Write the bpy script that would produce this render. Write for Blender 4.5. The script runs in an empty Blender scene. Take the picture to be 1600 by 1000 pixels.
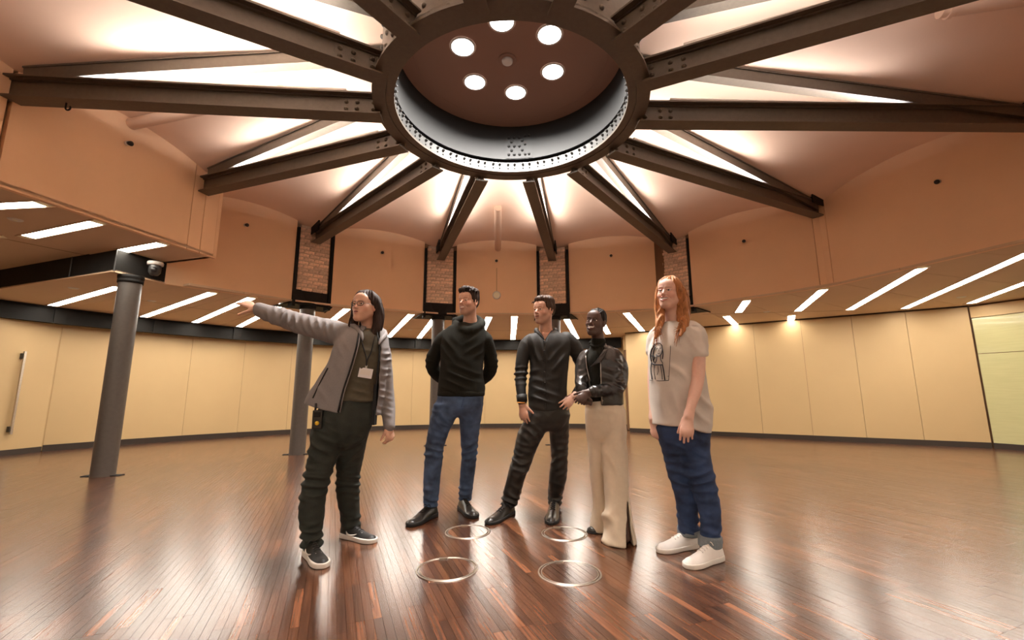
import bpy, bmesh, math, random
import numpy as np
from mathutils import Vector, Matrix

random.seed(7)
rng = np.random.default_rng(11)
scene = bpy.context.scene
COL = scene.collection
R_ = math.radians

# ------------------------------------------------------------------ camera
FPX, PITCH, ROLL, CAMH = 684.0, R_(9.5), R_(-0.23), 0.97
cam_data = bpy.data.cameras.new('camera')
cam = bpy.data.objects.new('camera', cam_data)
COL.objects.link(cam)
cam_data.sensor_fit = 'HORIZONTAL'
cam_data.sensor_width = 36.0
cam_data.lens = 36.0 * FPX / 1600.0
cam_data.clip_start = 0.05
_c, _s = math.cos(PITCH), math.sin(PITCH)
_r = np.array([1, 0, 0.]); _w = np.array([0, _c, _s]); _u = np.array([0, -_s, _c])
_cr, _sr = math.cos(ROLL), math.sin(ROLL)
CR = _cr * _r + _sr * _u
CU = -_sr * _r + _cr * _u
CW = _w
cam.matrix_world = Matrix(((CR[0], CU[0], -CW[0], 0), (CR[1], CU[1], -CW[1], 0), (CR[2], CU[2], -CW[2], CAMH), (0, 0, 0, 1)))
scene.camera = cam

# ------------------------------------------------------------------ world, exposure
world = bpy.data.worlds.new('world')
scene.world = world
world.use_nodes = True
world.node_tree.nodes['Background'].inputs[0].default_value = (0.9, 0.75, 0.6, 1)
world.node_tree.nodes['Background'].inputs[1].default_value = 0.02
scene.view_settings.view_transform = 'Standard'
scene.view_settings.look = 'None'
scene.view_settings.gamma = 1.0
scene.view_settings.use_curve_mapping = False
scene.view_settings.exposure = 1.0

STRIP_POWER = 16.0      # emission of the fluorescent strips
DOWN_POWER = 22.0       # watts of each downlight
LED_POWER = 14.5        # watts of each beam-top uplight


def ray(px, py):
    v = (px - 800) / FPX * CR + (500 - py) / FPX * CU + CW
    return v


def at_depth(px, py, Y):
    """point of the place at forward distance Y on the sight line of a pixel"""
    v = ray(px, py)
    q = v * (Y / v[1])
    q[2] += CAMH
    return q


def at_height(px, py, z):
    v = ray(px, py)
    q = v * ((z - CAMH) / v[2])
    q[2] += CAMH
    return q


# ------------------------------------------------------------------ materials
MATS = {}


def mat(name, color, rough=0.6, metal=0.0, noise=0.0, scale=20.0, bump=0.0, bump_scale=None, coat=0.0, spec=0.5,
        emit=None, strength=0.0, stretch=(1, 1, 1), sheen=0.0, vcol=None, island=0.0):
    m = bpy.data.materials.new(name)
    m.use_nodes = True
    nt = m.node_tree
    b = nt.nodes['Principled BSDF']
    b.inputs['Base Color'].default_value = (*color, 1)
    b.inputs['Roughness'].default_value = rough
    b.inputs['Metallic'].default_value = metal
    b.inputs['Specular IOR Level'].default_value = spec
    b.inputs['Coat Weight'].default_value = coat
    b.inputs['Sheen Weight'].default_value = sheen
    if emit:
        b.inputs['Emission Color'].default_value = (*emit, 1)
        b.inputs['Emission Strength'].default_value = strength
    tc = nt.nodes.new('ShaderNodeTexCoord')
    mp = nt.nodes.new('ShaderNodeMapping')
    mp.inputs['Scale'].default_value = stretch
    nt.links.new(tc.outputs['Object'], mp.inputs['Vector'])
    src = None
    if vcol:
        a = nt.nodes.new('ShaderNodeAttribute')
        a.attribute_name = vcol
        src = a.outputs['Color']
    if noise > 0:
        n = nt.nodes.new('ShaderNodeTexNoise')
        n.inputs['Scale'].default_value = scale
        n.inputs['Detail'].default_value = 5
        nt.links.new(mp.outputs['Vector'], n.inputs['Vector'])
        r = nt.nodes.new('ShaderNodeMapRange')
        r.inputs['From Min'].default_value = 0.25
        r.inputs['From Max'].default_value = 0.75
        r.inputs['To Min'].default_value = 1 - noise
        r.inputs['To Max'].default_value = 1 + noise
        nt.links.new(n.outputs['Fac'], r.inputs['Value'])
        mx = nt.nodes.new('ShaderNodeVectorMath')
        mx.operation = 'SCALE'
        if src is None:
            mx.inputs[0].default_value = color
        else:
            nt.links.new(src, mx.inputs[0])
        nt.links.new(r.outputs['Result'], mx.inputs['Scale'])
        src = mx.outputs['Vector']
    if island > 0:
        g = nt.nodes.new('ShaderNodeObjectInfo')
        r = nt.nodes.new('ShaderNodeMapRange')
        r.inputs['To Min'].default_value = 1 - island
        r.inputs['To Max'].default_value = 1 + island
        nt.links.new(g.outputs['Random'], r.inputs['Value'])
        mx = nt.nodes.new('ShaderNodeVectorMath')
        mx.operation = 'SCALE'
        if src is None:
            mx.inputs[0].default_value = color
        else:
            nt.links.new(src, mx.inputs[0])
        nt.links.new(r.outputs['Result'], mx.inputs['Scale'])
        src = mx.outputs['Vector']
    if src is not None:
        nt.links.new(src, b.inputs['Base Color'])
    if bump > 0:
        n2 = nt.nodes.new('ShaderNodeTexNoise')
        n2.inputs['Scale'].default_value = bump_scale or scale
        n2.inputs['Detail'].default_value = 4
        nt.links.new(mp.outputs['Vector'], n2.inputs['Vector'])
        bp = nt.nodes.new('ShaderNodeBump')
        bp.inputs['Strength'].default_value = bump
        bp.inputs['Distance'].default_value = 0.01
        nt.links.new(n2.outputs['Fac'], bp.inputs['Height'])
        nt.links.new(bp.outputs['Normal'], b.inputs['Normal'])
    MATS[name] = m
    return m


mat('cream_wall', (0.53, 0.366, 0.178), 0.55, noise=0.03, scale=1.5)
mat('tan_wall', (0.86, 0.565, 0.335), 0.7, noise=0.03, scale=2)
mat('soffit_panel', (0.66, 0.47, 0.305), 0.65, noise=0.03, scale=2)
mat('vault_plaster', (0.82, 0.59, 0.425), 0.75, noise=0.025, scale=2.5)
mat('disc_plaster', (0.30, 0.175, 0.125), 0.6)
mat('steel_brown', (0.105, 0.084, 0.060), 0.42, noise=0.12, scale=30, bump=0.08, bump_scale=120)
mat('steel_black', (0.012, 0.0105, 0.009), 0.65, noise=0.2, scale=8, spec=0.2)
mat('steel_liner', (0.022, 0.0217, 0.021), 0.55, metal=0.1, noise=0.06, scale=6)
mat('steel_light', (0.075, 0.073, 0.07), 0.4, metal=0.5, noise=0.15, scale=40)
mat('column_paint', (0.105, 0.09, 0.078), 0.36, noise=0.08, scale=25)
mat('baseboard', (0.035, 0.024, 0.018), 0.4)
mat('seam', (0.22, 0.12, 0.06), 0.8)
mat('brick', (0.76, 0.54, 0.39), 0.9, noise=0.35, scale=18, bump=0.5, bump_scale=45, island=0.22)
mat('mortar', (0.62, 0.46, 0.33), 0.95, noise=0.2, scale=30, bump=0.4)
mat('chrome', (0.55, 0.50, 0.43), 0.32, metal=1.0, noise=0.1, scale=40)
mat('white_plastic', (0.72, 0.68, 0.62), 0.4)
mat('dark_plastic', (0.02, 0.018, 0.017), 0.3)
mat('tube_glow', (1, 1, 1), 0.5, emit=(1.0, 0.93, 0.82), strength=STRIP_POWER)
mat('down_glow', (1, 1, 1), 0.5, emit=(1.0, 0.95, 0.9), strength=6.0)
mat('led_glow', (1, 1, 1), 0.5, emit=(0.97, 0.93, 1.0), strength=14.0)
mat('reflector', (0.85, 0.8, 0.62), 0.35, metal=0.3)
mat('glass_green', (0.50, 0.465, 0.24), 0.12, noise=0.05, scale=3, stretch=(1, 1, 14), coat=0.6)
mat('pipe_paint', (0.70, 0.48, 0.33), 0.5)
mat('door_wood', (0.20, 0.105, 0.05), 0.5)


def wood_material():
    m = bpy.data.materials.new('floor_wood')
    m.use_nodes = True
    nt = m.node_tree
    b = nt.nodes['Principled BSDF']
    geo = nt.nodes.new('ShaderNodeNewGeometry')
    oi = nt.nodes.new('ShaderNodeObjectInfo')
    add = nt.nodes.new('ShaderNodeMath'); add.operation = 'ADD'
    nt.links.new(geo.outputs['Random Per Island'], add.inputs[0])
    nt.links.new(oi.outputs['Random'], add.inputs[1])
    fr = nt.nodes.new('ShaderNodeMath'); fr.operation = 'FRACT'
    nt.links.new(add.outputs[0], fr.inputs[0])
    ramp = nt.nodes.new('ShaderNodeValToRGB')
    e = ramp.color_ramp.elements
    e[0].position = 0.0; e[0].color = (0.052, 0.0205, 0.0105, 1)
    e[1].position = 1.0; e[1].color = (0.20, 0.077, 0.034, 1)
    k = e.new(0.45); k.color = (0.088, 0.034, 0.0165, 1)
    k = e.new(0.84); k.color = (0.125, 0.048, 0.022, 1)
    k = e.new(0.93); k.color = (0.165, 0.062, 0.028, 1)
    nt.links.new(fr.outputs[0], ramp.inputs['Fac'])
    m0 = nt.nodes.new('ShaderNodeMapping')
    m0.inputs['Rotation'].default_value = (0, 0, R_(-22))
    nt.links.new(geo.outputs['Position'], m0.inputs['Vector'])
    mp = nt.nodes.new('ShaderNodeMapping')
    mp.inputs['Scale'].default_value = (75, 3.2, 1)
    nt.links.new(m0.outputs['Vector'], mp.inputs['Vector'])
    n = nt.nodes.new('ShaderNodeTexNoise')
    n.inputs['Scale'].default_value = 1.0; n.inputs['Detail'].default_value = 4
    nt.links.new(mp.outputs['Vector'], n.inputs['Vector'])
    r = nt.nodes.new('ShaderNodeMapRange')
    r.inputs['From Min'].default_value = 0.3; r.inputs['From Max'].default_value = 0.7
    r.inputs['To Min'].default_value = 0.6; r.inputs['To Max'].default_value = 1.4
    nt.links.new(n.outputs['Fac'], r.inputs['Value'])
    mx = nt.nodes.new('ShaderNodeVectorMath'); mx.operation = 'SCALE'
    nt.links.new(ramp.outputs['Color'], mx.inputs[0])
    nt.links.new(r.outputs['Result'], mx.inputs['Scale'])
    nt.links.new(mx.outputs['Vector'], b.inputs['Base Color'])
    n3 = nt.nodes.new('ShaderNodeTexNoise')
    n3.inputs['Scale'].default_value = 0.8; n3.inputs['Detail'].default_value = 5
    nt.links.new(geo.outputs['Position'], n3.inputs['Vector'])
    r3 = nt.nodes.new('ShaderNodeMapRange')
    r3.inputs['From Min'].default_value = 0.3; r3.inputs['From Max'].default_value = 0.7
    r3.inputs['To Min'].default_value = 0.24; r3.inputs['To Max'].default_value = 0.27
    nt.links.new(n3.outputs['Fac'], r3.inputs['Value'])
    nt.links.new(r3.outputs['Result'], b.inputs['Roughness'])
    b.inputs['Specular IOR Level'].default_value = 0.65
    b.inputs['Coat Weight'].default_value = 0.35
    b.inputs['Coat Roughness'].default_value = 0.2
    bp = nt.nodes.new('ShaderNodeBump')
    bp.inputs['Strength'].default_value = 0.14
    bp.inputs['Distance'].default_value = 0.004
    nt.links.new(n.outputs['Fac'], bp.inputs['Height'])
    nt.links.new(bp.outputs['Normal'], b.inputs['Normal'])
    MATS['floor_wood'] = m


wood_material()


# ------------------------------------------------------------------ object helpers
def tag(o, label=None, cat=None, group=None, kind=None):
    if label: o['label'] = label
    if cat: o['category'] = cat
    if group: o['group'] = group
    if kind: o['kind'] = kind
    return o


def link(o, parent=None):
    COL.objects.link(o)
    if parent is not None:
        o.parent = parent
        o.matrix_parent_inverse = parent_matrix(parent).inverted()
    return o


def parent_matrix(o):
    m = o.matrix_basis.copy()
    if o.parent:
        m = parent_matrix(o.parent) @ o.matrix_parent_inverse @ m
    return m


def empty(name, loc, label=None, cat=None, group=None, kind=None, parent=None):
    o = bpy.data.objects.new(name, None)
    o.empty_display_size = 0.1
    o.location = loc
    link(o, parent)
    return tag(o, label, cat, group, kind)


def mesh_obj(name, verts, faces, material, parent=None, smooth=False):
    me = bpy.data.meshes.new(name)
    me.from_pydata([tuple(map(float, v)) for v in verts], [], faces)
    me.update()
    return obj_of(name, me, material, parent, smooth)


def obj_of(name, me, material, parent=None, smooth=False):
    if material is not None and not me.materials:
        me.materials.append(MATS[material])
    if smooth:
        me.polygons.foreach_set('use_smooth', [True] * len(me.polygons))
    o = bpy.data.objects.new(name, me)
    return link(o, parent)


class MB:
    """collects boxes, tubes, prisms in one mesh"""
    def __init__(self):
        self.v = []; self.f = []

    def add(self, vs, fs):
        n = len(self.v)
        self.v += [tuple(map(float, v)) for v in vs]
        self.f += [tuple(i + n for i in f) for f in fs]
        return self

    def hexa(self, q):
        """8 corners: bottom 4 counter-clockwise, top 4"""
        return self.add(q, [(3, 2, 1, 0), (4, 5, 6, 7), (0, 1, 5, 4), (1, 2, 6, 5), (2, 3, 7, 6), (3, 0, 4, 7)])

    def box(self, c, s, ax=None):
        c = np.array(c, float)
        ax = np.eye(3) if ax is None else np.array(ax, float)
        q = []
        for z in (-1, 1):
            for x, y in ((-1, -1), (1, -1), (1, 1), (-1, 1)):
                q.append(c + ax[0] * s[0] * x / 2 + ax[1] * s[1] * y / 2 + ax[2] * s[2] * z / 2)
        return self.hexa(q)

    def prism(self, pts, z0, z1):
        n = len(pts)
        vs = [(p[0], p[1], z0) for p in pts] + [(p[0], p[1], z1) for p in pts]
        fs = [tuple(range(n - 1, -1, -1)), tuple(range(n, 2 * n))]
        fs += [(i, (i + 1) % n, n + (i + 1) % n, n + i) for i in range(n)]
        return self.add(vs, fs)

    def tube(self, pts, rad, seg=10, caps=True):
        pts = [np.array(p, float) for p in pts]
        rads = rad if hasattr(rad, '__len__') else [rad] * len(pts)
        vs = []; fs = []
        prev = None
        for i, p in enumerate(pts):
            d = pts[min(i + 1, len(pts) - 1)] - pts[max(i - 1, 0)]
            d = d / (np.linalg.norm(d) + 1e-9)
            if prev is None:
                a = np.array([0, 0, 1.]) if abs(d[2]) < 0.9 else np.array([1., 0, 0])
                s = np.cross(d, a)
            else:
                s = prev - d * (prev @ d)
            s = s / (np.linalg.norm(s) + 1e-9)
            prev = s
            t = np.cross(d, s)
            for k in range(seg):
                an = 2 * math.pi * k / seg
                vs.append(p + rads[i] * (math.cos(an) * s + math.sin(an) * t))
        for i in range(len(pts) - 1):
            for k in range(seg):
                a = i * seg + k; b = i * seg + (k + 1) % seg
                fs.append((a, b, b + seg, a + seg))
        if caps:
            fs.append(tuple(range(seg - 1, -1, -1)))
            n = (len(pts) - 1) * seg
            fs.append(tuple(range(n, n + seg)))
        return self.add(vs, fs)

    def lathe(self, prof, c=(0, 0, 0), seg=48, a0=0.0, a1=2 * math.pi):
        full = abs(a1 - a0 - 2 * math.pi) < 1e-6
        n = seg if full else seg + 1
        vs = []
        for (r, z) in prof:
            for k in range(n):
                a = a0 + (a1 - a0) * k / seg
                vs.append((c[0] + r * math.sin(a), c[1] + r * math.cos(a), c[2] + z))
        fs = []
        for i in range(len(prof) - 1):
            for k in range(seg):
                k2 = (k + 1) % n
                fs.append((i * n + k, (i + 1) * n + k, (i + 1) * n + k2, i * n + k2))
        return self.add(vs, fs)

    def dome(self, c, nrm, r, hgt=None, seg=8):
        """rivet head"""
        nrm = np.array(nrm, float); nrm /= np.linalg.norm(nrm)
        a = np.array([0, 0, 1.]) if abs(nrm[2]) < 0.9 else np.array([1., 0, 0])
        s = np.cross(nrm, a); s /= np.linalg.norm(s); t = np.cross(nrm, s)
        hgt = hgt or r * 0.75
        vs = []; fs = []
        lv = [(1.0, 0.0), (0.85, 0.55), (0.45, 0.9)]
        for (q, hh) in lv:
            for k in range(seg):
                an = 2 * math.pi * k / seg
                vs.append(np.array(c) + r * q * (math.cos(an) * s + math.sin(an) * t) + nrm * hgt * hh)
        vs.append(np.array(c) + nrm * hgt)
        for i in range(2):
            for k in range(seg):
                fs.append((i * seg + k, i * seg + (k + 1) % seg, (i + 1) * seg + (k + 1) % seg, (i + 1) * seg + k))
        for k in range(seg):
            fs.append((2 * seg + k, 2 * seg + (k + 1) % seg, 3 * seg))
        return self.add(vs, fs)

    def build(self, name, material, parent=None, smooth=False, bevel=0.0):
        o = mesh_obj(name, self.v, self.f, material, parent, smooth)
        bm = bmesh.new(); bm.from_mesh(o.data)
        bmesh.ops.recalc_face_normals(bm, faces=bm.faces)
        bm.to_mesh(o.data); bm.free()
        if bevel > 0:
            md = o.modifiers.new('bevel', 'BEVEL'); md.width = bevel; md.segments = 2; md.limit_method = 'ANGLE'
        return o

# ================================================================== the round room
CX, CY = 0.0, 3.80                      # centre of the steel ring
AZ = [-93.2, -68.3, -44.0, -17.1, 9.9, 36.1, 61.9, 87.5, 113.2, 138.9, 164.6, 190.3, 216.0, 241.6]
TIP = [4.50, 4.37, 4.94, 4.79, 4.72, 5.15, 5.30, 5.45, 5.3, 5.2, 5.1, 5.0, 4.9, 4.6]
WALLR = [5.25, 5.22, 5.00, 4.86, 4.80, 5.18, 5.28, 5.45, 5.35, 5.25, 5.15, 5.05, 4.95, 5.0]
ZS = 2.50                               # ambulatory soffit
ZL = 2.80                               # higher soffit at the left
ROUT = 9.15


def pol(az, r, z=0.0):
    a = R_(az)
    return np.array([CX + r * math.sin(a), CY + r * math.cos(a), z])


def edge_z(r):
    return 3.83 + (4.85 - r) * 0.115


def vault_z(r, s):
    rise = 0.19 * max(0.0, min(1.25, (r - 1.8) / 3.05)) ** 1.25
    return edge_z(r) + rise * (1 - (2 * s - 1) ** 2)


# ---- floor: slab, plank stuff, nearest planks as parts
floor = MB().lathe([(0.001, -0.02), (9.6, -0.02)], (CX, CY, 0), 64).build('floor', 'floor_wood')
tag(floor, kind='structure')
PA = R_(-22)
PU = np.array([math.sin(PA), math.cos(PA)])          # plank direction
PV = np.array([math.cos(PA), -math.sin(PA)])
PW, PL, NB = 0.037, 0.40, 5


def plank_mesh(width, length):
    me = bpy.data.meshes.new('plank')
    x, y, t = width / 2 - 0.0006, length / 2 - 0.0006, 0.015
    vs = [(-x, -y, -t), (x, -y, -t), (x, y, -t), (-x, y, -t), (-x, -y, 0), (x, -y, 0), (x, y, 0), (-x, y, 0)]
    me.from_pydata(vs, [], [(4, 5, 6, 7), (0, 1, 5, 4), (1, 2, 6, 5), (2, 3, 7, 6), (3, 0, 4, 7)])
    me.materials.append(MATS['floor_wood'])
    return me


plank_data = plank_mesh(PW, PL)
sv = []; sf = []
cands = []
ncol = int(10.0 / (PW * NB)) + 1
for ci in range(-ncol, ncol + 1):
    off = random.random() * PL
    for ri in range(-27, 28):
        for bi in range(NB):
            v = (ci * NB + bi) * PW
            u = ri * PL + off
            p = PU * u + PV * v + np.array([CX, CY])
            if np.hypot(p[0] - CX, p[1] - CY) > 9.4:
                continue
            tx = random.gauss(0, 0.0005); ty = random.gauss(0, 0.0001); dz = random.uniform(-0.0003, 0.0003)
            cands.append((p, tx, ty, dz))
near = []
for i, (p, tx, ty, dz) in enumerate(cands):
    d = p[1] * CW[1] + (0 - CAMH) * CW[2]
    if d > 0.5:
        u_ = p[0] * CU[0] + p[1] * CU[1] - CAMH * CU[2]
        px = 800 + FPX * p[0] / d; py = 500 - FPX * u_ / d
        if -40 < px < 1640 and 885 < py < 1060:
            near.append((py, i))
near.sort(reverse=True)
near = set(i for _, i in near[:295])
TOPS = np.array([(-1, -1), (1, -1), (1, 1), (-1, 1)])
for i, (p, tx, ty, dz) in enumerate(cands):
    if i in near:
        o = bpy.data.objects.new('plank', plank_data)
        o.location = (p[0], p[1], dz)
        o.rotation_euler = (ty, tx, -PA)
        link(o, floor)
    else:
        n = len(sv)
        for zz in (-0.015, 0.0):
            for sx, sy in TOPS:
                a = sx * (PW / 2 - 0.0006); b = sy * (PL / 2 - 0.0006)
                q = p + PV * a + PU * b
                sv.append((q[0], q[1], zz + dz - (tx * a) + ty * b))
        sf += [(n + 4, n + 5, n + 6, n + 7), (n, n + 1, n + 5, n + 4), (n + 1, n + 2, n + 6, n + 5), (n + 2, n + 3, n + 7, n + 6), (n + 3, n, n + 4, n + 7)]
o = mesh_obj('parquet_planks', sv, sf, 'floor_wood', floor)
tag(o, kind='stuff')

# ---- floor access lids
for (px, py, rad, lab) in ((699, 889, 0.172, 'round metal-rimmed floor lid in front of the person in the hoodie, front left of four'),
                           (890, 895, 0.172, 'round metal-rimmed floor lid, front right of the four'),
                           (731, 831, 0.160, 'round metal-rimmed floor lid nearest the dark shoes, back left of the four'),
                           (882, 834, 0.160, 'round metal-rimmed floor lid beside the cream trousers, back right of four')):
    c = at_height(px, py, 0.0)
    e = empty('floor_lid', (c[0], c[1], 0), lab, 'floor lid', 'round lids let into the parquet')
    MB().lathe([(rad - 0.007, 0.001), (rad - 0.007, 0.004), (rad, 0.004), (rad + 0.002, 0.001)], (c[0], c[1], 0), 48).build('outer_rim', 'chrome', e, True)
    MB().lathe([(rad - 0.020, 0.001), (rad - 0.020, 0.0035), (rad - 0.015, 0.0035), (rad - 0.015, 0.001)], (c[0], c[1], 0), 48).build('inner_rim', 'chrome', e, True)
    mb = MB()
    k = -3
    ww = 0.037
    for k in range(-5, 6):
        v0, v1 = k * ww - ww / 2 + 0.001, k * ww + ww / 2 - 0.001
        rr = rad - 0.021
        v0 = max(v0, -rr); v1 = min(v1, rr)
        if v1 - v0 < 0.004: continue
        pts = []
        for v in np.linspace(v0, v1, 5): pts.append((v, -math.sqrt(max(0, rr * rr - v * v))))
        for v in np.linspace(v1, v0, 5): pts.append((v, math.sqrt(max(0, rr * rr - v * v))))
        MB().prism([(c[0] + PV[0] * a + PU[0] * b, c[1] + PV[1] * a + PU[1] * b) for a, b in pts], 0.0005, 0.0030 + random.uniform(0, .0005)).build('lid_board', 'floor_wood', e)
    hb = MB().box((c[0] - rad * 0.25, c[1] + rad * 0.82, 0.007), (0.05, 0.014, 0.006)).build('lift_handle', 'chrome', e)

# ---- outer wall: panels round the circle, straight wall at the right
wall_outer = empty('wall_outer', (CX, CY, 0), kind='structure')
PSTEP = 6.5
azs = np.arange(-63.5, 20.0, PSTEP)


def panel(p0, p1, z0, z1, t, name, material, parent, gap=0.004):
    p0 = np.array(p0[:2], float); p1 = np.array(p1[:2], float)
    d = (p1 - p0); L = np.linalg.norm(d); d /= L
    n = np.array([d[1], -d[0]])
    c = (p0 + p1) / 2
    if n @ (np.array([CX, CY]) - c) < 0: n = -n
    m = c - n * t / 2
    return MB().box((m[0], m[1], (z0 + z1) / 2), (L - gap, t, z1 - z0), ((d[0], d[1], 0), (n[0], n[1], 0), (0, 0, 1))).build(name, material, parent)


for a in azs:
    panel(pol(a, ROUT), pol(a + PSTEP, ROUT), 0.02, 2.7, 0.06, 'wall_panel', 'cream_wall', wall_outer)
for a in np.arange(azs[-1] + PSTEP, 296.4, PSTEP):
    if 20 < a < 85 : continue
    panel(pol(a, ROUT + .02), pol(a + PSTEP, ROUT + .02), 0.02, 2.95, 0.06, 'wall_panel', 'cream_wall', wall_outer)
MB().lathe([(ROUT + 0.075, -0.02), (ROUT + 0.075, 3.1)], (CX, CY, 0), 72).build('wall_backing', 'seam', wall_outer)
bb = MB()
for a in azs:
    p0, p1 = pol(a, ROUT - .012), pol(a + PSTEP, ROUT - .012)
    d = p1 - p0; L = np.linalg.norm(d); d /= L; n = np.array([d[1], -d[0], 0]); c = (p0 + p1) / 2
    bb.box((c[0], c[1], 0.055), (L + .004, 0.03, 0.11), (d, n, (0, 0, 1)))
o = bb.build('baseboard_outer', 'baseboard'); tag(o, kind='structure')

WS, WE = np.array([2.94, 11.27]), np.array([8.24, 7.78])       # straight wall, floor line
wall_right = empty('wall_right', (5.6, 9.5, 0), kind='structure')
seams = [0.0, 0.13, 0.29, 0.46, 0.60, 0.735, 0.865, 1.0]
for s0, s1 in zip(seams[:-1], seams[1:]):
    panel(WS + (WE - WS) * s0, WS + (WE - WS) * s1, 0.10, 2.475, 0.05, 'wall_panel', 'cream_wall', wall_right, 0.005)
d = (WE - WS) / np.linalg.norm(WE - WS); n = np.array([-d[1], d[0]])
if n @ (np.array([CX, CY]) - WS) > 0: n = -n
c = (WS + WE) / 2 + n * 0.09
MB().box((c[0], c[1], 1.3), (np.linalg.norm(WE - WS) - 0.01, 0.06, 2.6), ((d[0], d[1], 0), (n[0], n[1], 0), (0, 0, 1))).build('wall_backing', 'seam', wall_right)
c = (WS + WE) / 2 + n * 0.02
o = MB().box((c[0], c[1], 0.05), (np.linalg.norm(WE - WS), 0.05, 0.10), ((d[0], d[1], 0), (n[0], n[1], 0), (0, 0, 1))).build('baseboard_right', 'baseboard'); tag(o, kind='structure')
# end of the straight wall: rounded cream return and a brown door behind
e2 = pol(17.0, ROUT)
rt = MB().prism([WS, WS + n * 0.5 - d * 0.16, WS + n * 0.5, WS + d * 0.3 + n * 0.1], 0.02, 2.49).build('wall_return', 'cream_wall'); tag(rt, kind='structure')
dr = empty('door_1', (2.6, 11.9, 0), kind='structure')
q0 = WS + n * 0.5 - d * 0.20; q1 = q0 + n * 0.75 - d * 0.28
dd = (q1 - q0) / np.linalg.norm(q1 - q0); nn = np.array([dd[1], -dd[0]])
c = (q0 + q1) / 2
MB().box((c[0], c[1], 1.06), (np.linalg.norm(q1 - q0), 0.05, 2.10), ((dd[0], dd[1], 0), (nn[0], nn[1], 0), (0, 0, 1))).build('door_leaf', 'door_wood', dr)
MB().box((c[0], c[1], 2.32), (np.linalg.norm(q1 - q0) + .1, 0.08, 0.42), ((dd[0], dd[1], 0), (nn[0], nn[1], 0), (0, 0, 1))).build('door_head', 'cream_wall', dr)
MB().tube([(c[0] - nn[0] * .07, c[1] - nn[1] * .07, 1.0), (c[0] - nn[0] * .07 + dd[0] * .12, c[1] - nn[1] * .07 + dd[1] * .12, 1.0)], 0.012).build('door_handle', 'chrome', dr, True)

# green glass screen at the far right
gd = np.array([0.40, -0.9165]); g0 = WE + np.array([0.02, -0.02])
win = empty('window_1', (g0[0], g0[1], 0), kind='structure')
gn = np.array([0.9165, 0.40])
for i, (z0, z1) in enumerate(((0.10, 1.62), (1.63, 2.26))):
    for j in range(2):
        c = g0 + gd * (0.9 + 1.8 * j)
        MB().box((c[0], c[1], (z0 + z1) / 2), (1.795, 0.02, z1 - z0), ((gd[0], gd[1], 0), (gn[0], gn[1], 0), (0, 0, 1))).build('pane', 'glass_green', win)
c = g0 + gd * 1.8
MB().box((c[0] + gn[0] * .02, c[1] + gn[1] * .02, 2.37), (3.6, 0.08, 0.2), ((gd[0], gd[1], 0), (gn[0], gn[1], 0), (0, 0, 1))).build('window_header', 'cream_wall', win)
MB().box((c[0], c[1], 0.05), (3.6, 0.05, 0.10), ((gd[0], gd[1], 0), (gn[0], gn[1], 0), (0, 0, 1))).build('window_sill', 'baseboard', win)
MB().box((c[0] + gn[0] * .1, c[1] + gn[1] * .1, 1.3), (3.6, 0.05, 2.4), ((gd[0], gd[1], 0), (gn[0], gn[1], 0), (0, 0, 1))).build('window_backing', 'cream_wall', win)

# door with a long pull at the far left
d0 = pol(-63.6, ROUT - .005)[:2]; d1 = at_height(-30, 716, 0)[:2]
dl = empty('door_2', (d0[0], d0[1], 0), kind='structure')
dv = (d1 - d0) / np.linalg.norm(d1 - d0); dn = np.array([dv[1], -dv[0]])
if dn @ (np.array([CX, CY]) - d0) < 0: dn = -dn
c = d0 + dv * 0.85 - dn * 0.03
MB().box((c[0], c[1], 1.20), (1.69, 0.06, 2.22), ((dv[0], dv[1], 0), (dn[0], dn[1], 0), (0, 0, 1))).build('door_leaf', 'cream_wall', dl)
MB().box((c[0], c[1], 0.045), (1.69, 0.08, 0.09), ((dv[0], dv[1], 0), (dn[0], dn[1], 0), (0, 0, 1))).build('kick_plate', 'baseboard', dl)
# the pull bar
v = ray(22, 622); t_ = (dn @ d0) / (dn @ v[:2]); hp = (v * t_)[:2] + dn * 0.06
mb = MB().box((hp[0], hp[1], 1.02), (0.03, 0.03, 1.36), ((dv[0], dv[1], 0), (dn[0], dn[1], 0), (0, 0, 1)))
hb = mb.build('pull_handle', 'chrome', dl)
MB().box((hp[0] - dn[0] * .03, hp[1] - dn[1] * .03, 1.62), (0.05, 0.06, 0.09), ((dv[0], dv[1], 0), (dn[0], dn[1], 0), (0, 0, 1))).build('handle_bracket', 'steel_light', hb)
MB().box((hp[0] - dn[0] * .03, hp[1] - dn[1] * .03, 0.42), (0.05, 0.06, 0.09), ((dv[0], dv[1], 0), (dn[0], dn[1], 0), (0, 0, 1))).build('handle_bracket', 'steel_light', hb)

# ---- ambulatory soffits
FA, FB, FC = np.array([-9.45, 6.94]), np.array([-5.02, 5.34]), np.array([-4.86, 5.95])
ceil_low = empty('ceiling_ambulatory', (CX, CY, ZS), kind='structure')


def wall_radius(az):
    for k in range(14):
        a0, r0 = AZ[k], WALLR[k]
        a1, r1 = (AZ[k + 1], WALLR[k + 1]) if k < 13 else (AZ[0] + 360, WALLR[0])
        for sh in (0, 360, -360):
            a = az + sh
            if a0 <= a <= a1:
                p0 = pol(a0, r0)[:2]; p1 = pol(a1, r1)[:2]
                u = np.array([math.sin(R_(a)), math.cos(R_(a))])
                dv_ = p1 - p0
                # solve C + u t = p0 + dv s
                A = np.array([[u[0], -dv_[0]], [u[1], -dv_[1]]])
                t, _ = np.linalg.solve(A, p0 - np.array([CX, CY]))
                return t
    return 5.0


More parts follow.
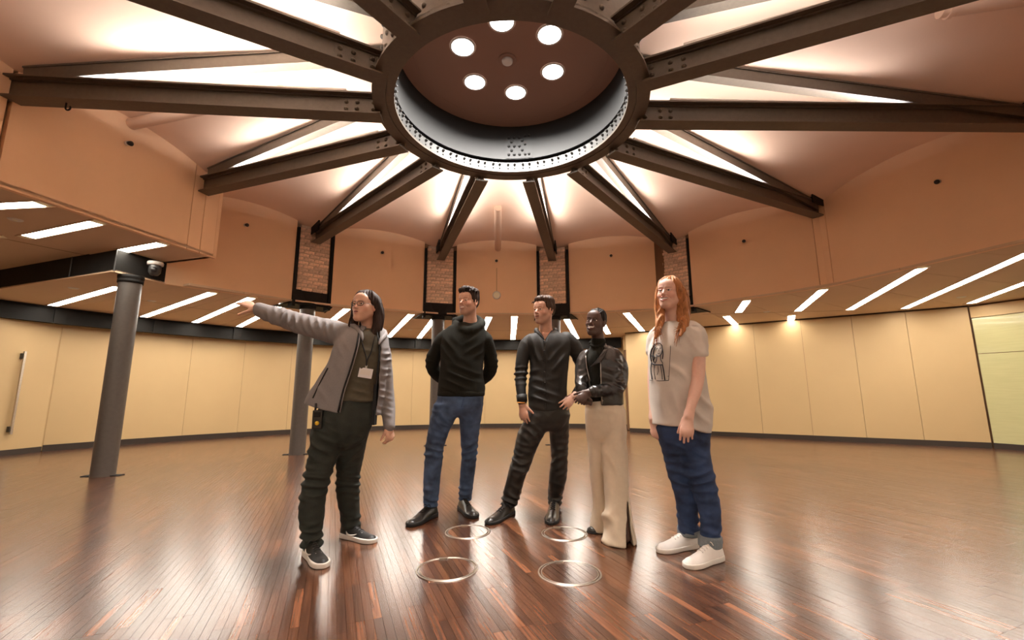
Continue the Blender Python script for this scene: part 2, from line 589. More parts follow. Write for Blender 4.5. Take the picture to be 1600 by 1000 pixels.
MB().prism([FB, FC, pol(-64, 5.26)[:2], pol(-64, 9.3)[:2], FA], ZS, ZS + .03).build('soffit_panel', 'soffit_panel', ceil_low)
a = -64.0
while a < 240:
    b = min(a + 8.0, 240)
    MB().prism([pol(a + .03, wall_radius(a) - .01)[:2], pol(b - .03, wall_radius(b) - .01)[:2], pol(b - .03, 9.3)[:2], pol(a + .03, 9.3)[:2]], ZS, ZS + .03).build('soffit_panel', 'soffit_panel', ceil_low)
    a = b
# concentric shadow gap in the soffit
mb = MB()
for a in np.arange(-64, 33, 3.0):
    mb.prism([pol(a, 6.9)[:2], pol(a + 3, 6.9)[:2], pol(a + 3, 6.912)[:2], pol(a, 6.912)[:2]], ZS - .001, ZS + .002)
p0 = at_height(1097, 491, ZS)[:2]; p1 = at_height(1325, 485, ZS)[:2]
mb.prism([p0, p1, p1 + (0, .018), p0 + (0, .018)], ZS - .001, ZS + .002)
mb.build('shadow_gap', 'seam', ceil_low)
mb = MB()
dvv = (WE - WS) / np.linalg.norm(WE - WS)
ins = -n
mb.prism([WS + ins * .0, WE + ins * .0, WE + ins * .03, WS + ins * .03], ZS - .012, ZS + .002)  # flat black strip painted as the line of shade above the right wall
o = mb.build('shade_line_1', 'steel_black'); tag(o, kind='structure')

ceil_hi = empty('ceiling_left', (-6, 4.5, ZL), kind='structure')
BX = [np.array([-4.10, 0.9]), np.array([-4.58, 3.20]), np.array([-4.50, 3.56]), np.array([-4.00, 5.70])]
MB().prism([BX[0], BX[1], BX[2], BX[3], FC + (-.0, .02), FB, FA, np.array([-9.9, 4.2]), np.array([-8.9, 0.9])], ZL, ZL + .03).build('soffit_panel', 'soffit_panel', ceil_hi)
# seam in the left soffit
s0 = at_height(0, 372, ZL)[:2]; s1 = at_height(150, 402, ZL)[:2]
sd = (s1 - s0) / np.linalg.norm(s1 - s0); sn = np.array([sd[1], -sd[0]])
MB().prism([s0 - sd * 2, s1 + sd * .1, s1 + sd * .1 + sn * .015, s0 - sd * 2 + sn * .015], ZL - .001, ZL + .002).build('shadow_gap', 'seam', ceil_hi)
# black steel fascia between the two soffits
fas = empty('fascia_beam', (FB[0], FB[1], ZS), 'black steel fascia beam with a corner above the nearest column', 'beam')


def fascia(p0, p1, nm):
    d_ = (p1 - p0) / np.linalg.norm(p1 - p0); n_ = np.array([d_[1], -d_[0]])
    if n_ @ (np.array([-4.0, 4.0]) - p0) < 0: n_ = -n_
    q0 = p0; q1 = p1
    MB().prism([q0, q1, q1 - n_ * .02, q0 - n_ * .02], ZS + .012, ZL).build(nm, 'steel_black', fas)
    MB().prism([q0 + n_ * .02, q1 + n_ * .02, q1 - n_ * .05, q0 - n_ * .05], ZS - .004, ZS + .012).build('lower_flange', 'soffit_panel', fas)


fm = FB + (FA - FB) * 0.20
fascia(FA, fm, 'web_plate'); fascia(fm, FB, 'web_plate'); fascia(FB, FC, 'web_plate')
for q in (FB, fm):
    MB().tube([(q[0] + .012, q[1] - .012, ZS + .01), (q[0] + .012, q[1] - .012, ZL)], 0.007, 6).build('weld_seam', 'steel_light', fas)

# ---- inner drum wall: box at the left, plaster segments between the pillars
def wall_piece(name, p0, p1, z0, ztop, material='tan_wall', t=0.05, parent=None):
    p0 = np.array(p0[:2], float); p1 = np.array(p1[:2], float)
    d_ = (p1 - p0); L = np.linalg.norm(d_); d_ /= L
    n_ = np.array([d_[1], -d_[0]])
    if n_ @ (np.array([CX, CY]) - p0) > 0: n_ = -n_
    return MB().prism([p0, p1, p1 + n_ * t, p0 + n_ * t], z0, ztop).build(name, material, parent)


box = empty('wall_left', (BX[2][0], BX[2][1], ZL), kind='structure')
wall_piece('cladding_panel', BX[0], BX[1], ZL - .02, 4.3, parent=box)
jn = lambda a, b, s: a + (b - a) * s
wall_piece('cladding_panel', BX[1], BX[2] - (BX[3] - BX[2]) * .012, ZL - .02, 4.3, parent=box)
for s0, s1 in ((0.003, .805), (.809, .885), (.889, 1.0)):
    wall_piece('cladding_panel', jn(BX[2], BX[3], s0), jn(BX[2], BX[3], s1), ZL - .02, 4.3, parent=box)
wall_piece('cladding_backing', BX[1] + (-.055, 0), BX[3] + (-.055, -.01), ZL + .0, 4.3, 'seam', 0.01, box)
# return of the box back to the drum wall
r0 = BX[3] + np.array([-.0, .0]); r1 = np.array([-5.1, 6.02])
MB().prism([r0, r1, r1 + (0.01, -.05), r0 + (-.01, -.05)], ZL - .0, 4.3).build('cladding_return', 'tan_wall', box)

HALF = 0.262                            # half width of a brick pillar
for k in range(1, 14):
    k2 = (k + 1) % 14
    p0 = pol(AZ[k], WALLR[k])[:2]; p1 = pol(AZ[k2] + (360 if k2 == 0 else 0), WALLR[k2])[:2]
    if k == 13: continue
    d_ = (p1 - p0) / np.linalg.norm(p1 - p0)
    zb = ZS - .001
    hid0 = 0.325 if k in (2, 3, 4, 5) else 0.0
    hid1 = 0.325 if k2 in (2, 3, 4, 5) else 0.0
    w = empty('wall_inner', (*((p0 + p1) / 2), ZS), kind='structure')
    a0 = p0 + d_ * hid0; a1 = p1 - d_ * hid1
    if k == 1: a0 = FC.copy()
    cuts = [0.0, 1.0]
    L = np.linalg.norm(a1 - a0)
    if k == 5: cuts = [0, 1 - .09 / L, 1]
    if k == 6: cuts = [0, .09 / L, 1]
    for s0, s1 in zip(cuts[:-1], cuts[1:]):
        g0 = .003 / L if s0 > 0 else 0; g1 = .003 / L if s1 < 1 else 0
        wall_piece('wall_panel', jn(a0, a1, s0 + g0), jn(a0, a1, s1 - g1), zb, 4.35, parent=w)
    nrm = np.array([d_[1], -d_[0]])
    if nrm @ (np.array([CX, CY]) - p0) > 0: nrm = -nrm
    if k > 1: MB().prism([p0 + nrm * .06, p1 + nrm * .06, p1 + nrm * .08, p0 + nrm * .08], zb + .02, 4.35).build('wall_backing', 'seam', w)

# ---- vaulted ceiling, one bay between each pair of trusses
ceiling = empty('ceiling', (CX, CY, 4.2), kind='structure')
for k in range(14):
    a0 = AZ[k]; a1 = AZ[k + 1] if k < 13 else AZ[0] + 360
    NS, NR = 20, 22
    vs = []; fs = []
    for i in range(NR + 1):
        r = 1.16 + (6.1 - 1.16) * i / NR
        for j in range(NS + 1):
            s = j / NS
            q = pol(a0 + (a1 - a0) * s, r / max(0.80, math.cos(R_((a1 - a0) * (s - .5))) ** 0.6), vault_z(r, s))
            vs.append(q)
    for i in range(NR):
        for j in range(NS):
            b = i * (NS + 1) + j
            fs.append((b, b + 1, b + NS + 2, b + NS + 1))
    mesh_obj('vault_bay', vs, fs, 'vault_plaster', ceiling, True)
MB().lathe([(0.0, 4.62), (6.4, 4.62)], (CX, CY, 0), 32).build('roof_slab', 'seam', ceiling)

# ================================================================== steel ring girder
ZR = 3.59
RO, RI = 1.271, 1.08
ring = empty('ring_girder', (CX, CY, ZR), 'large round riveted steel compression ring hanging at the centre of the ceiling', 'ring girder')
C3 = (CX, CY, 0)
MB().lathe([(RI + .075, ZR - .012), (RO, ZR - .012), (RO, ZR + .012), (RI + .075, ZR + .012), (RI + .075, ZR - .012)], C3, 96).build('bottom_flange', 'steel_brown', ring, True).data.set_sharp_from_angle(angle=R_(35))
MB().lathe([(RI, ZR - .006), (RI + .073, ZR - .006), (RI + .073, ZR + .012), (RI, ZR + .012), (RI, ZR - .006)], C3, 96).build('inner_flange', 'steel_brown', ring, True).data.set_sharp_from_angle(angle=R_(35))
MB().lathe([(RI + .004, ZR + .012), (RI + .004, ZR + .115), (RI + .022, ZR + .115), (RI + .022, ZR + .012)], C3, 96).build('angle_leg', 'steel_light', ring, True).data.set_sharp_from_angle(angle=R_(35))
MB().lathe([(RI + .06, ZR + .012), (RI + .06, ZR + .25)], C3, 96).build('recess_web', 'steel_black', ring, True)
MB().lathe([(RI + .05, ZR + .165), (RI + .012, ZR + .165), (RI + .012, 4.27), (RI + .03, 4.27)], C3, 96).build('liner_plate', 'steel_liner', ring, True).data.set_sharp_from_angle(angle=R_(35))
MB().lathe([(RO - .07, ZR + .012), (RO - .07, 4.30)], C3, 96).build('outer_web', 'steel_brown', ring, True)
MB().lathe([(RO - .07, ZR + .10), (RO - .055, ZR + .10), (RO - .055, ZR + .012)], C3, 96).build('outer_angle', 'steel_brown', ring, True)
MB().lathe([(RO - .07, 4.27), (RO + .01, 4.27), (RO + .01, 4.30), (RO - .07, 4.30)], C3, 96).build('top_flange', 'steel_brown', ring, True)
# nuts along the inner angle
mb = MB()
NP = 38
for i in range(NP):
    for j in (-1, 1):
        a = 360 * i / NP + j * 2.05
        q = pol(a, RI + .004, ZR + .088); u = pol(a, RI - 1, 0) - pol(a, RI, 0)
        mb.dome(q, u, 0.0165, 0.03, 6)
        mb.dome(pol(a, RI + .03, ZR + .116), (0, 0, 1), 0.012, 0.02, 6)
o = mb.build('nuts', 'steel_light', ring); tag(o, kind='stuff')
mb = MB()  # small black domes painted in as the shadows below the nuts
for i in range(NP):
    for j in (-1, 1):
        a = 360 * i / NP + j * 2.05
        q = pol(a, RI + .004, ZR + .04); u = pol(a, RI - 1, 0) - pol(a, RI, 0)
        mb.dome(q, u, 0.010, 0.01, 6)
o = mb.build('nut_shadows', 'steel_black', ring); tag(o, kind='stuff')
# splice plate with rivets on the far side of the liner
MB().lathe([(RI + .012, ZR + .172), (RI + .005, ZR + .172), (RI + .005, 4.06), (RI + .012, 4.06)], C3, 10, R_(-3.5), R_(13.5)).build('splice_plate', 'steel_liner', ring, True).data.set_sharp_from_angle(angle=R_(35))
mb = MB()
for col, zs_ in ((-1.6, (.22, .33, .44)), (0.2, (.275, .385)), (1.9, (.22, .33, .44)), (5.2, (.22, .33, .44)), (7.0, (.275, .40)), (8.8, (.22, .35, .46)), (11.4, (.22, .46))):
    for z in zs_:
        mb.dome(pol(col, RI + .005, ZR + z), pol(col, 0) - pol(col, 1), 0.018, 0.016, 8)
o = mb.build('splice_rivets', 'steel_liner', ring, True); tag(o, kind='stuff')
# rivets on the outer web
mb = MB()
for k in range(14):
    a0 = AZ[k]; a1 = AZ[k + 1] if k < 13 else AZ[0] + 360
    for s in (.16, .28, .42, .58, .72, .84):
        for j, z in enumerate((ZR + .06, ZR + .18, ZR + .30, ZR + .52)):
            if (j + int(s * 10)) % 3 == 2 : continue
            a = a0 + (a1 - a0) * s
            mb.dome(pol(a, RO - .07 + (.015 if j == 0 else 0), z), pol(a, 1) - pol(a, 0), 0.022, 0.022, 8)
o = mb.build('web_rivets', 'steel_brown', ring, True); tag(o, kind='stuff')
# ceiling disc in the ring
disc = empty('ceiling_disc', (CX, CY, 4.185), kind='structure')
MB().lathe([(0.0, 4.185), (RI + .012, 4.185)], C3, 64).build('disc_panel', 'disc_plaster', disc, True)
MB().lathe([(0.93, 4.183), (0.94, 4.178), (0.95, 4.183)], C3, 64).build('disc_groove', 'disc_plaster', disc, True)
# downlights
for i, (px, py) in enumerate([(723, 73.4), (742, 128.4), (805.9, 144.6), (863.7, 112), (858.8, 54), (784, 33)]):
    q = at_height(px, py, 4.185)
    where = ['leftmost', 'lower left', 'lowest, nearest the far rim', 'lower right', 'upper right', 'half hidden by the near rim'][i]
    e = empty('downlight', (q[0], q[1], 4.185), 'round recessed downlight glowing in the disc inside the ring, ' + where, 'downlight', 'six downlights in the ring disc')
    MB().lathe([(0.098, -.004), (0.118, -.010), (0.124, -.001)], (q[0], q[1], 4.185), 32).build('trim_ring', 'white_plastic', e, True)
    MB().lathe([(0.0, -.006), (0.112, -.006)], (q[0], q[1], 4.185), 32).build('lens', 'down_glow', e)
    ld = bpy.data.lights.new('downlight_lamp', 'AREA'); ld.shape = 'DISK'; ld.size = 0.2; ld.energy = DOWN_POWER; ld.color = (1, .95, .9); ld.spread = R_(152)
    lo = bpy.data.objects.new('downlight_lamp', ld); lo.location = (q[0], q[1], 4.172); link(lo, e)
q = at_height(792.7, 93.4, 4.185)
e = empty('smoke_detector', (q[0], q[1], 4.185), 'round brown smoke detector at the middle of the six downlights', 'smoke detector')
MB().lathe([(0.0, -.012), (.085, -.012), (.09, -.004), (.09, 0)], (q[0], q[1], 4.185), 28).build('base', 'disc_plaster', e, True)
MB().lathe([(0.0, -.045), (.03, -.043), (.05, -.03), (.055, -.012)], (q[0], q[1], 4.185), 24).build('sensor_head', 'white_plastic', e, True)

# ================================================================== radial trusses
def ibeam(mb, p0, p1, depth, width, tf=0.016, tw=0.014):
    """bottom centre line p0 -> p1"""
    p0 = np.array(p0, float); p1 = np.array(p1, float)
    u = p1 - p0; L = np.linalg.norm(u); u /= L
    s = np.cross(u, (0, 0, 1.)); s /= np.linalg.norm(s)
    w = np.cross(s, u)
    c = (p0 + p1) / 2
    ax = (u, s, w)
    mb.box(c + w * tf / 2, (L, width, tf), ax)
    mb.box(c + w * (depth - tf / 2), (L, width, tf), ax)
    mb.box(c + w * depth / 2, (L, tw, depth - 2 * tf), ax)
    # fillets
    for sg in (-1, 1):
        mb.box(c + w * (tf + .006) + s * sg * (tw / 2 + .01), (L, .024, .012), ax)
        mb.box(c + w * (depth - tf - .006) + s * sg * (tw / 2 + .01), (L, .024, .012), ax)


TR_LABEL = {0: 'dark riveted roof truss at the far left, its lower beam carrying a small hook',
            1: 'dark roof truss ending on the plain left cladding panel beside its seams',
            2: 'dark roof truss ending on the leftmost brick pillar',
            3: 'dark roof truss ending on the brick pillar behind the person in the hoodie',
            4: 'dark roof truss ending on the brick pillar behind the person in the black shirt',
            5: 'dark roof truss ending on the brick pillar behind the person in the T-shirt',
            6: 'dark roof truss ending on the plain right wall above two seams',
            7: 'dark horizontal roof truss running out of the picture at the right',
            8: 'dark roof truss slanting up to the top right corner',
            9: 'dark roof truss leaving the top edge just right of the ring',
            12: 'dark roof truss leaving the top edge just left of the ring',
            13: 'dark roof truss slanting up to the top left'}
LIT = {0: 1.2, 1: .6, 2: 1.0, 3: 1.15, 4: 1.15, 5: .7, 6: 1.1, 7: .25, 8: .4, 9: .6, 10: 1, 11: 1, 12: 1.0, 13: 1.2}
for k in range(14):
    az, rt = AZ[k], TIP[k]
    lab = TR_LABEL.get(k, 'dark roof truss overhead behind the camera')
    g = 'radial roof trusses'
    e = empty('roof_truss', pol(az, rt, 3.56), lab, 'truss', g)
    mb = MB(); ibeam(mb, pol(az, RO - .055, 3.515), pol(az, rt + .10, 3.585), 0.215, 0.15)
    mb.build('lower_beam', 'steel_brown', e)
    ub0 = pol(az, RO - .055, edge_z(RO) - .125); ub1 = pol(az, rt - .12, edge_z(rt - .12) - .125)
    mb = MB(); L_ = np.linalg.norm(ub1 - ub0); uu = (ub1 - ub0) / L_; ss = np.cross(uu, (0, 0, 1.)); ss /= np.linalg.norm(ss); ww = np.cross(ss, uu)
    mb.box((ub0 + ub1) / 2 + ww * .062, (L_, .10, .124), (uu, ss, ww)); mb.box((ub0 + ub1) / 2 + ww * .118, (L_, .125, .014), (uu, ss, ww))
    mb.build('upper_beam', 'steel_brown', e)
    u = pol(az, 1) - pol(az, 0); s = np.cross(u, (0, 0, 1.))
    # end shoe at the pillar
    mb = MB()
    c = pol(az, rt - .12, 3.81)
    for sg in (-1, 1):
        mb.box(c + s * sg * .085, (.40, .016, .17), (u, s, (0, 0, 1)))
    mb.box(c + np.array((0, 0, .0)), (.40, .19, .014), (u, s, (0, 0, 1)))
    if k not in (0, 1): mb.build('end_shoe', 'steel_black', e)
    # splice plates and rivets at the ring end
    for sg in (-1, 1):
        c = pol(az, RO + .13, 3.625) + s * sg * .012
        MB().box(c, (.36, .012, .15), (u, s, (0, 0, 1))).build('splice_plate', 'steel_brown', e)
    mb = MB()
    for sg in (-1, 1):
        for rr in (.02, .17, .27):
            for z in (3.59, 3.66):
                mb.dome(pol(az, RO + rr, z) + s * sg * .018, s * sg, 0.021, 0.022, 8)
    o = mb.build('rivets', 'steel_brown', e, True); tag(o, kind='stuff')
    # uplight lying on the lower beam
    ul = 'slim white uplight on the truss ' + {0: 'with the small hook', 1: 'ending on the left cladding panel', 2: 'of the leftmost brick pillar', 3: 'behind the person in the hoodie',
         4: 'behind the person in the black shirt', 5: 'of the rightmost brick pillar', 6: 'ending above the right wall seams', 7: 'running horizontally off to the right', 8: 'slanting to the top right corner',
         9: 'leaving the top edge right of the ring', 12: 'leaving the top edge left of the ring', 13: 'slanting to the top left'}.get(k, 'overhead behind the camera')
    L0, L1 = 1.55, rt - .55
    z0 = 3.775
    f = empty('beam_uplight', pol(az, (L0 + L1) / 2, z0), ul, 'uplight', 'uplights on the trusses')
    mb = MB(); c = pol(az, (L0 + L1) / 2, z0 + .012)
    MB().box(c, (L1 - L0, .05, .02), (u, s, (0, 0, 1))).build('housing', 'white_plastic', f)
    MB().box(c + np.array((0, 0, .012)), (L1 - L0 - .02, .036, .004), (u, s, (0, 0, 1))).build('diffuser', 'led_glow', f)
    ld = bpy.data.lights.new('uplight_lamp', 'AREA'); ld.shape = 'RECTANGLE'; ld.size = L1 - L0 - .1; ld.size_y = .05
    ld.energy = LED_POWER * LIT[k]; ld.color = (1.0, .93, .90)
    lo = bpy.data.objects.new('uplight_lamp', ld)
    link(lo)
    zax = np.array((0, 0, -1.)); xax = u; yax = np.cross(zax, xax)
    cc = c + np.array((0, 0, .022))
    lo.matrix_world = Matrix(((xax[0], yax[0], zax[0], cc[0]), (xax[1], yax[1], zax[1], cc[1]), (xax[2], yax[2], zax[2], cc[2]), (0, 0, 0, 1)))
    lo.parent = f
    lo.matrix_parent_inverse = parent_matrix(f).inverted()

# hook under the left truss
hp = at_height(104, 160, 3.58)
hk = MB()
pts = [(hp[0], hp[1], 3.585), (hp[0], hp[1], 3.53)]
for t in np.linspace(180, 400, 10):
    pts.append((hp[0] + .022 + .022 * math.cos(R_(t)), hp[1], 3.525 + .022 * math.sin(R_(t))))
o = hk.tube(pts, 0.007, 8).build('ceiling_hook', 'steel_black', None, True)
tag(o, 'small black hook hanging under the far left truss', 'hook')

# ================================================================== brick pillars and columns
bw, bh = 0.168, 0.066
bricks = {}
for i, wv in enumerate((0.165, 0.078)):
    me = bpy.data.meshes.new('brick')
    bm = bmesh.new()
    bmesh.ops.create_cube(bm, size=1.0)
    bmesh.ops.scale(bm, vec=(wv, 0.09, bh - .012), verts=bm.verts)
    bmesh.ops.bevel(bm, geom=list(bm.edges), offset=0.005, segments=1, affect='EDGES')
    bm.to_mesh(me); bm.free()
    me.materials.append(MATS['brick'])
    bricks[i] = me
PN = {2: 'leftmost brick pillar, behind the pointing person', 3: 'brick pillar behind the person in the hoodie', 4: 'brick pillar behind the person in the black shirt', 5: 'rightmost brick pillar, behind the person in the T-shirt'}
for k in (2, 3, 4, 5):
    az, wr = AZ[k], TIP[k] + .02
    u = pol(az, 1) - pol(az, 0); s = np.cross(u, (0, 0, 1.))
    base = pol(az, wr + .12, 2.66)
    e = empty('brick_pillar', base, PN[k], 'pillar', 'brick pillars under the trusses')
    zb, zt = 2.70, 3.86
    MB().box(pol(az, wr + .158, (zb + zt) / 2), (.30, HALF * 2 - .02, zt - zb), (u, s, (0, 0, 1))).build('core', 'mortar', e)
    n = int((zt - zb) / bh)
    for i in range(n):
        z = zb + (i + .5) * bh
        x = -HALF + (0 if i % 2 else -.0)
        seq = [0, 0, 0] if i % 2 else [1, 0, 0, 1]
        x = -sum((.165 if q == 0 else .078) + .010 for q in seq) / 2
        for q in seq:
            wv = .165 if q == 0 else .078
            o = bpy.data.objects.new('brick', bricks[q])
            c = pol(az, wr + .045 + random.uniform(-.005, .007), z + random.uniform(-.003, .003)) + s * (x + wv / 2)
            o.location = c
            o.rotation_euler = (0, random.uniform(-.02, .02), math.atan2(s[1], s[0]))
            link(o, e)
            x += wv + .010
    # black side channels, capital and soffit opening
    for sg in (-1, 1):
        c = pol(az, wr + .08, (2.42 + 3.80) / 2) + s * sg * (HALF + .032)
        MB().box(c, (.22, .045, 3.80 - 2.42), (u, s, (0, 0, 1))).build('side_channel', 'steel_black', e)
    mb = MB()
    prof = []
    for t in np.linspace(0, 90, 9):
        prof.append((HALF - .005 - (.15) * (1 - math.cos(R_(t))), 2.70 - .24 * math.sin(R_(t))))
    # half bowl under the bricks
    vs = []; fs = []
    NN = 16
    for (rr, z) in prof:
        for j in range(NN + 1):
            a = math.pi * j / NN
            vs.append(pol(az, wr + .15, z) + s * rr * math.cos(a) - u * (rr * .72) * math.sin(a))
    for i in range(len(prof) - 1):
        for j in range(NN):
            b = i * (NN + 1) + j
            fs.append((b, b + 1, b + NN + 2, b + NN + 1))
    fs.append(tuple(range(NN + 1)))
    mb.add(vs, fs)
    mb.build('capital', 'steel_black', e, True).data.set_sharp_from_angle(angle=R_(40))
    MB().box(pol(az, wr + .012, 2.592), (.02, HALF * 2 + .06, .25), (u, s, (0, 0, 1))).build('recess_board', 'steel_black', e)
    # flat black sheet, its colour standing for the dark hole round the column
    mb = MB()
    p_in = [pol(az, wr - .02, 2.66) + s * (HALF + .01) * q for q in (-1, 1)]
    p_out = [pol(az, wr + .62, 2.49) + s * (HALF + .20) * q for q in (-1, 1)]
    p_f = [pol(az, wr - .02, 2.49) + s * (HALF + .09) * q for q in (-1, 1)]
    mb.add([p_f[0], p_f[1], p_out[1], p_out[0]], [(0, 1, 2, 3)])
    mb.add([p_f[0] - (0, 0, .0), p_out[0], p_out[0] - (0, 0, .02), p_f[0] - (0, 0, .02)], [(0, 1, 2, 3)])
    mb.add([p_f[1], p_out[1], p_out[1] - (0, 0, .02), p_f[1] - (0, 0, .02)], [(0, 1, 2, 3)])
    mb.build('soffit_hole', 'steel_black', e)

CN = {1: 'nearest grey steel column, standing alone at the left', 2: 'grey steel column just behind the pointing person',
      3: 'grey steel column behind the person in the hoodie', 4: 'grey steel column behind the person in the black shirt',
      5: 'grey steel column hidden behind the person in the T-shirt'}
CP = {1: at_height(160.5, 743.5, 0), 2: at_height(464, 710, 0)}
for k in (1, 2, 3, 4, 5):
    c = CP[k] if k in CP else pol(AZ[k], TIP[k] + .17)
    e = empty('steel_column', (c[0], c[1], 0), CN[k], 'column', 'round steel columns')
    rad = .122
    MB().lathe([(rad, 0), (rad, 2.46)], (c[0], c[1], 0), 40).build('shaft', 'column_paint', e, True)
    MB().lathe([(rad, 2.40), (rad + .012, 2.40), (rad + .012, 2.44), (rad, 2.44), (rad + .016, 2.46), (rad + .016, 2.50), (rad, 2.5)], (c[0], c[1], 0), 40).build('top_collar', 'steel_black', e, True)
    t = R_(-70)
    dx = np.array([math.cos(R_(8)), math.sin(R_(8)), 0])
    MB().box((c[0], c[1], .004), (.42, .10, .008), (dx, (-dx[1], dx[0], 0), (0, 0, 1))).build('base_plate', 'steel_black', e)

# ================================================================== perimeter steel beam under the soffit
pb = np.arange(-74, 20, 9.4)
for i, a in enumerate(pb):
    e = empty('perimeter_beam', pol(a + 4.7, 8.85, 2.22), 'blackened steel beam segment above the cream wall, %s from the left' % ['first', 'second', 'third', 'fourth', 'fifth', 'sixth', 'seventh', 'eighth', 'ninth', 'tenth', 'eleventh'][i], 'beam', 'steel beam segments round the outer wall')
    mb = MB(); ibeam(mb, pol(a + .03, 8.93, 2.215), pol(a + 9.37, 8.93, 2.215), .28, .14, .014, .016)
    mb.build('beam', 'steel_black', e)
    q = pol(a + .25, 8.90, 2.355); u = pol(a, 1) - pol(a, 0); s = np.cross(u, (0, 0, 1.))
    MB().box(q, (.03, .16, .25), (u, s, (0, 0, 1))).build('stiffener', 'steel_black', e)

# ================================================================== strip lights
def strip(A, B, z, label, w=0.125, cap0=True):
    A = np.array(A[:2], float); B = np.array(B[:2], float)
    d_ = B - A; L = np.linalg.norm(d_); d_ /= L
    # the strip starts behind the drum wall, never inside the drum
    def inside(q):
        r_ = np.hypot(q[0] - CX, q[1] - CY); a_ = math.degrees(math.atan2(q[0] - CX, q[1] - CY))
        if z > ZS + .1:
            t_ = (q[1] - BX[2][1]) / (BX[3][1] - BX[2][1])
            return q[0] > BX[2][0] + (BX[3][0] - BX[2][0]) * t_ - .075
        return r_ < wall_radius(a_) + .075
    while L > .4 and inside(A): A = A + d_ * .02; L -= .02
    while L > .4 and inside(B): B = B - d_ * .02; L -= .02
    s_ = np.array([-d_[1], d_[0]])
    c = (A + B) / 2
    ax = ((d_[0], d_[1], 0), (s_[0], s_[1], 0), (0, 0, 1))
    e = empty('strip_light', (c[0], c[1], z), label, 'strip light', 'recessed strip lights in the soffits')
    for sg in (-1, 1):
        q = c + s_ * sg * (w / 2 + .004)
        MB().box((q[0], q[1], z - .004), (L, .008, .012), ax).build('frame_side', 'soffit_panel', e)
    MB().box((c[0], c[1], z - .003), (L - .20, w, .004), ax).build('diffuser', 'tube_glow', e)
    for q in (A + d_ * .05, B - d_ * .05):
        MB().box((q[0], q[1], z - .002), (.10, w, .004), ax).build('end_reflector', 'reflector', e)


def clip_len(A, dirdeg, rmax=8.82):
    u = np.array([math.sin(R_(dirdeg)), math.cos(R_(dirdeg))])
    L = 0
    nw = np.array([-(WE - WS)[1], (WE - WS)[0]]); nw /= np.linalg.norm(nw)
    side = np.sign(nw @ (np.array([CX, CY]) - WS))
    while L < 6:
        q = A + u * L
        if np.hypot(q[0] - CX, q[1] - CY) > rmax: break
        if q[0] > 2.3 and side * (nw @ (q - WS)) < .05: break
        L += .02
    return A + u * L


K = 1.0338
SL = [((-5.4, 5.88), -60.5, 'strip light passing behind the nearest column'), ((-4.35, 6.24), -53.2, 'strip light just right of the nearest column'),
      ((-3.99, 6.59), -47.5, 'strip light behind the pointing hand'), ((-3.73, 7.04), -42.4, 'strip light above the raised sleeve'),
      ((-2.86, 7.49), -31.6, 'strip light behind the head of the pointing person'), ((-1.88, 8.07), -22.0, 'strip light between the pointing person and the person in the hoodie'),
      ((-1.45, 8.30), -17.2, 'strip light behind the column of the person in the hoodie'), ((-0.44, 8.38), -7.3, 'strip light just right of the person in the hoodie'),
      ((0.05, 8.32), -0.4, 'strip light just left of the person in the black shirt'), ((1.00, 8.25), 12.0, 'strip light right of the head of the person in the black shirt'),
      ((1.58, 8.05), 16.2, 'strip light right of the head of the person in the leather jacket'), ((2.04, 7.83), 22.6, 'strip light just left of the person in the T-shirt')]
for A, dg, lab in SL:
    A = np.array(A) * K
    strip(A, clip_len(A, dg), ZS, lab)
for a, b, lab in (((1172, 462), (1153, 489), 'short strip light nearest the person in the T-shirt, at the wall edge'), ((1297, 443), (1245, 487), 'strip light in the right soffit, second from the person in the T-shirt'),
                  ((1446, 415), (1325, 485), 'long strip light in the middle of the right soffit'), ((1134, 493), (1152, 510), 'short strip light ending at the right wall beside the person in the T-shirt'),
                  ((1237, 492), (1235, 503), 'shortest strip light, above the middle of the right wall')):
    A = at_height(*a, ZS); B = at_height(*b, ZS)
    strip(A, B, ZS, lab)
A = at_height(1410, 483, ZS)[:2]; B = at_height(1600, 398, ZS)[:2]; strip(B + (B - A) * .05, A, ZS, 'long bright strip light cut by the right edge of the picture')
A = at_height(1512, 475, ZS)[:2]; B = at_height(1600, 442, ZS)[:2]; strip(A + (B - A) * 2.2, A, ZS, 'strip light above the green glass screen')
for a, b, lab in (((277, 376), (150, 399), 'strip light in the high left soffit nearest the security camera'), ((177, 342), (36, 371), 'middle strip light of the high left soffit'),
                  ((104, 316), (-40, 323), 'strip light at the left edge in the high left soffit'), ((8, 370), (-60, 362), 'strip light end just entering at the left edge')):
    A = at_height(*a, ZL); B = at_height(*b, ZL)
    strip(A, B, ZL, lab)
# the ring of strips goes on behind the camera
for az in (100, 112, 126, 139, 152, 165, 178, 190, 203, 216, 229):
    strip(pol(az, wall_radius(az) + .1), pol(az, 8.8), ZS, 'strip light in the soffit behind the camera')

# ================================================================== small fittings
# pipes crossing the bays under the vault
for (q0, q1, lab) in ((at_depth(778, 392, 8.60), at_depth(778, 324, 6.95), 'cream pipe running out of the far wall above the white disc'),
                      (at_height(196, 196, 3.98), at_height(443, 143, 4.03), 'cream pipe running behind the far left truss'),
                      (at_height(1480, 14, 4.02), at_height(1680, -16, 4.0), 'cream pipe at the top right corner')):
    e = empty('ceiling_pipe', q0, lab, 'pipe', 'pipes under the vault')
    u = (q1 - q0) / np.linalg.norm(q1 - q0)
    MB().tube([q0 - u * .05, q1], .062, 20).build('pipe', 'pipe_paint', e, True).data.set_sharp_from_angle(angle=R_(40))
    MB().tube([q0 + u * .0, q0 + u * .03], .075, 20).build('wall_collar', 'pipe_paint', e, True).data.set_sharp_from_angle(angle=R_(40))

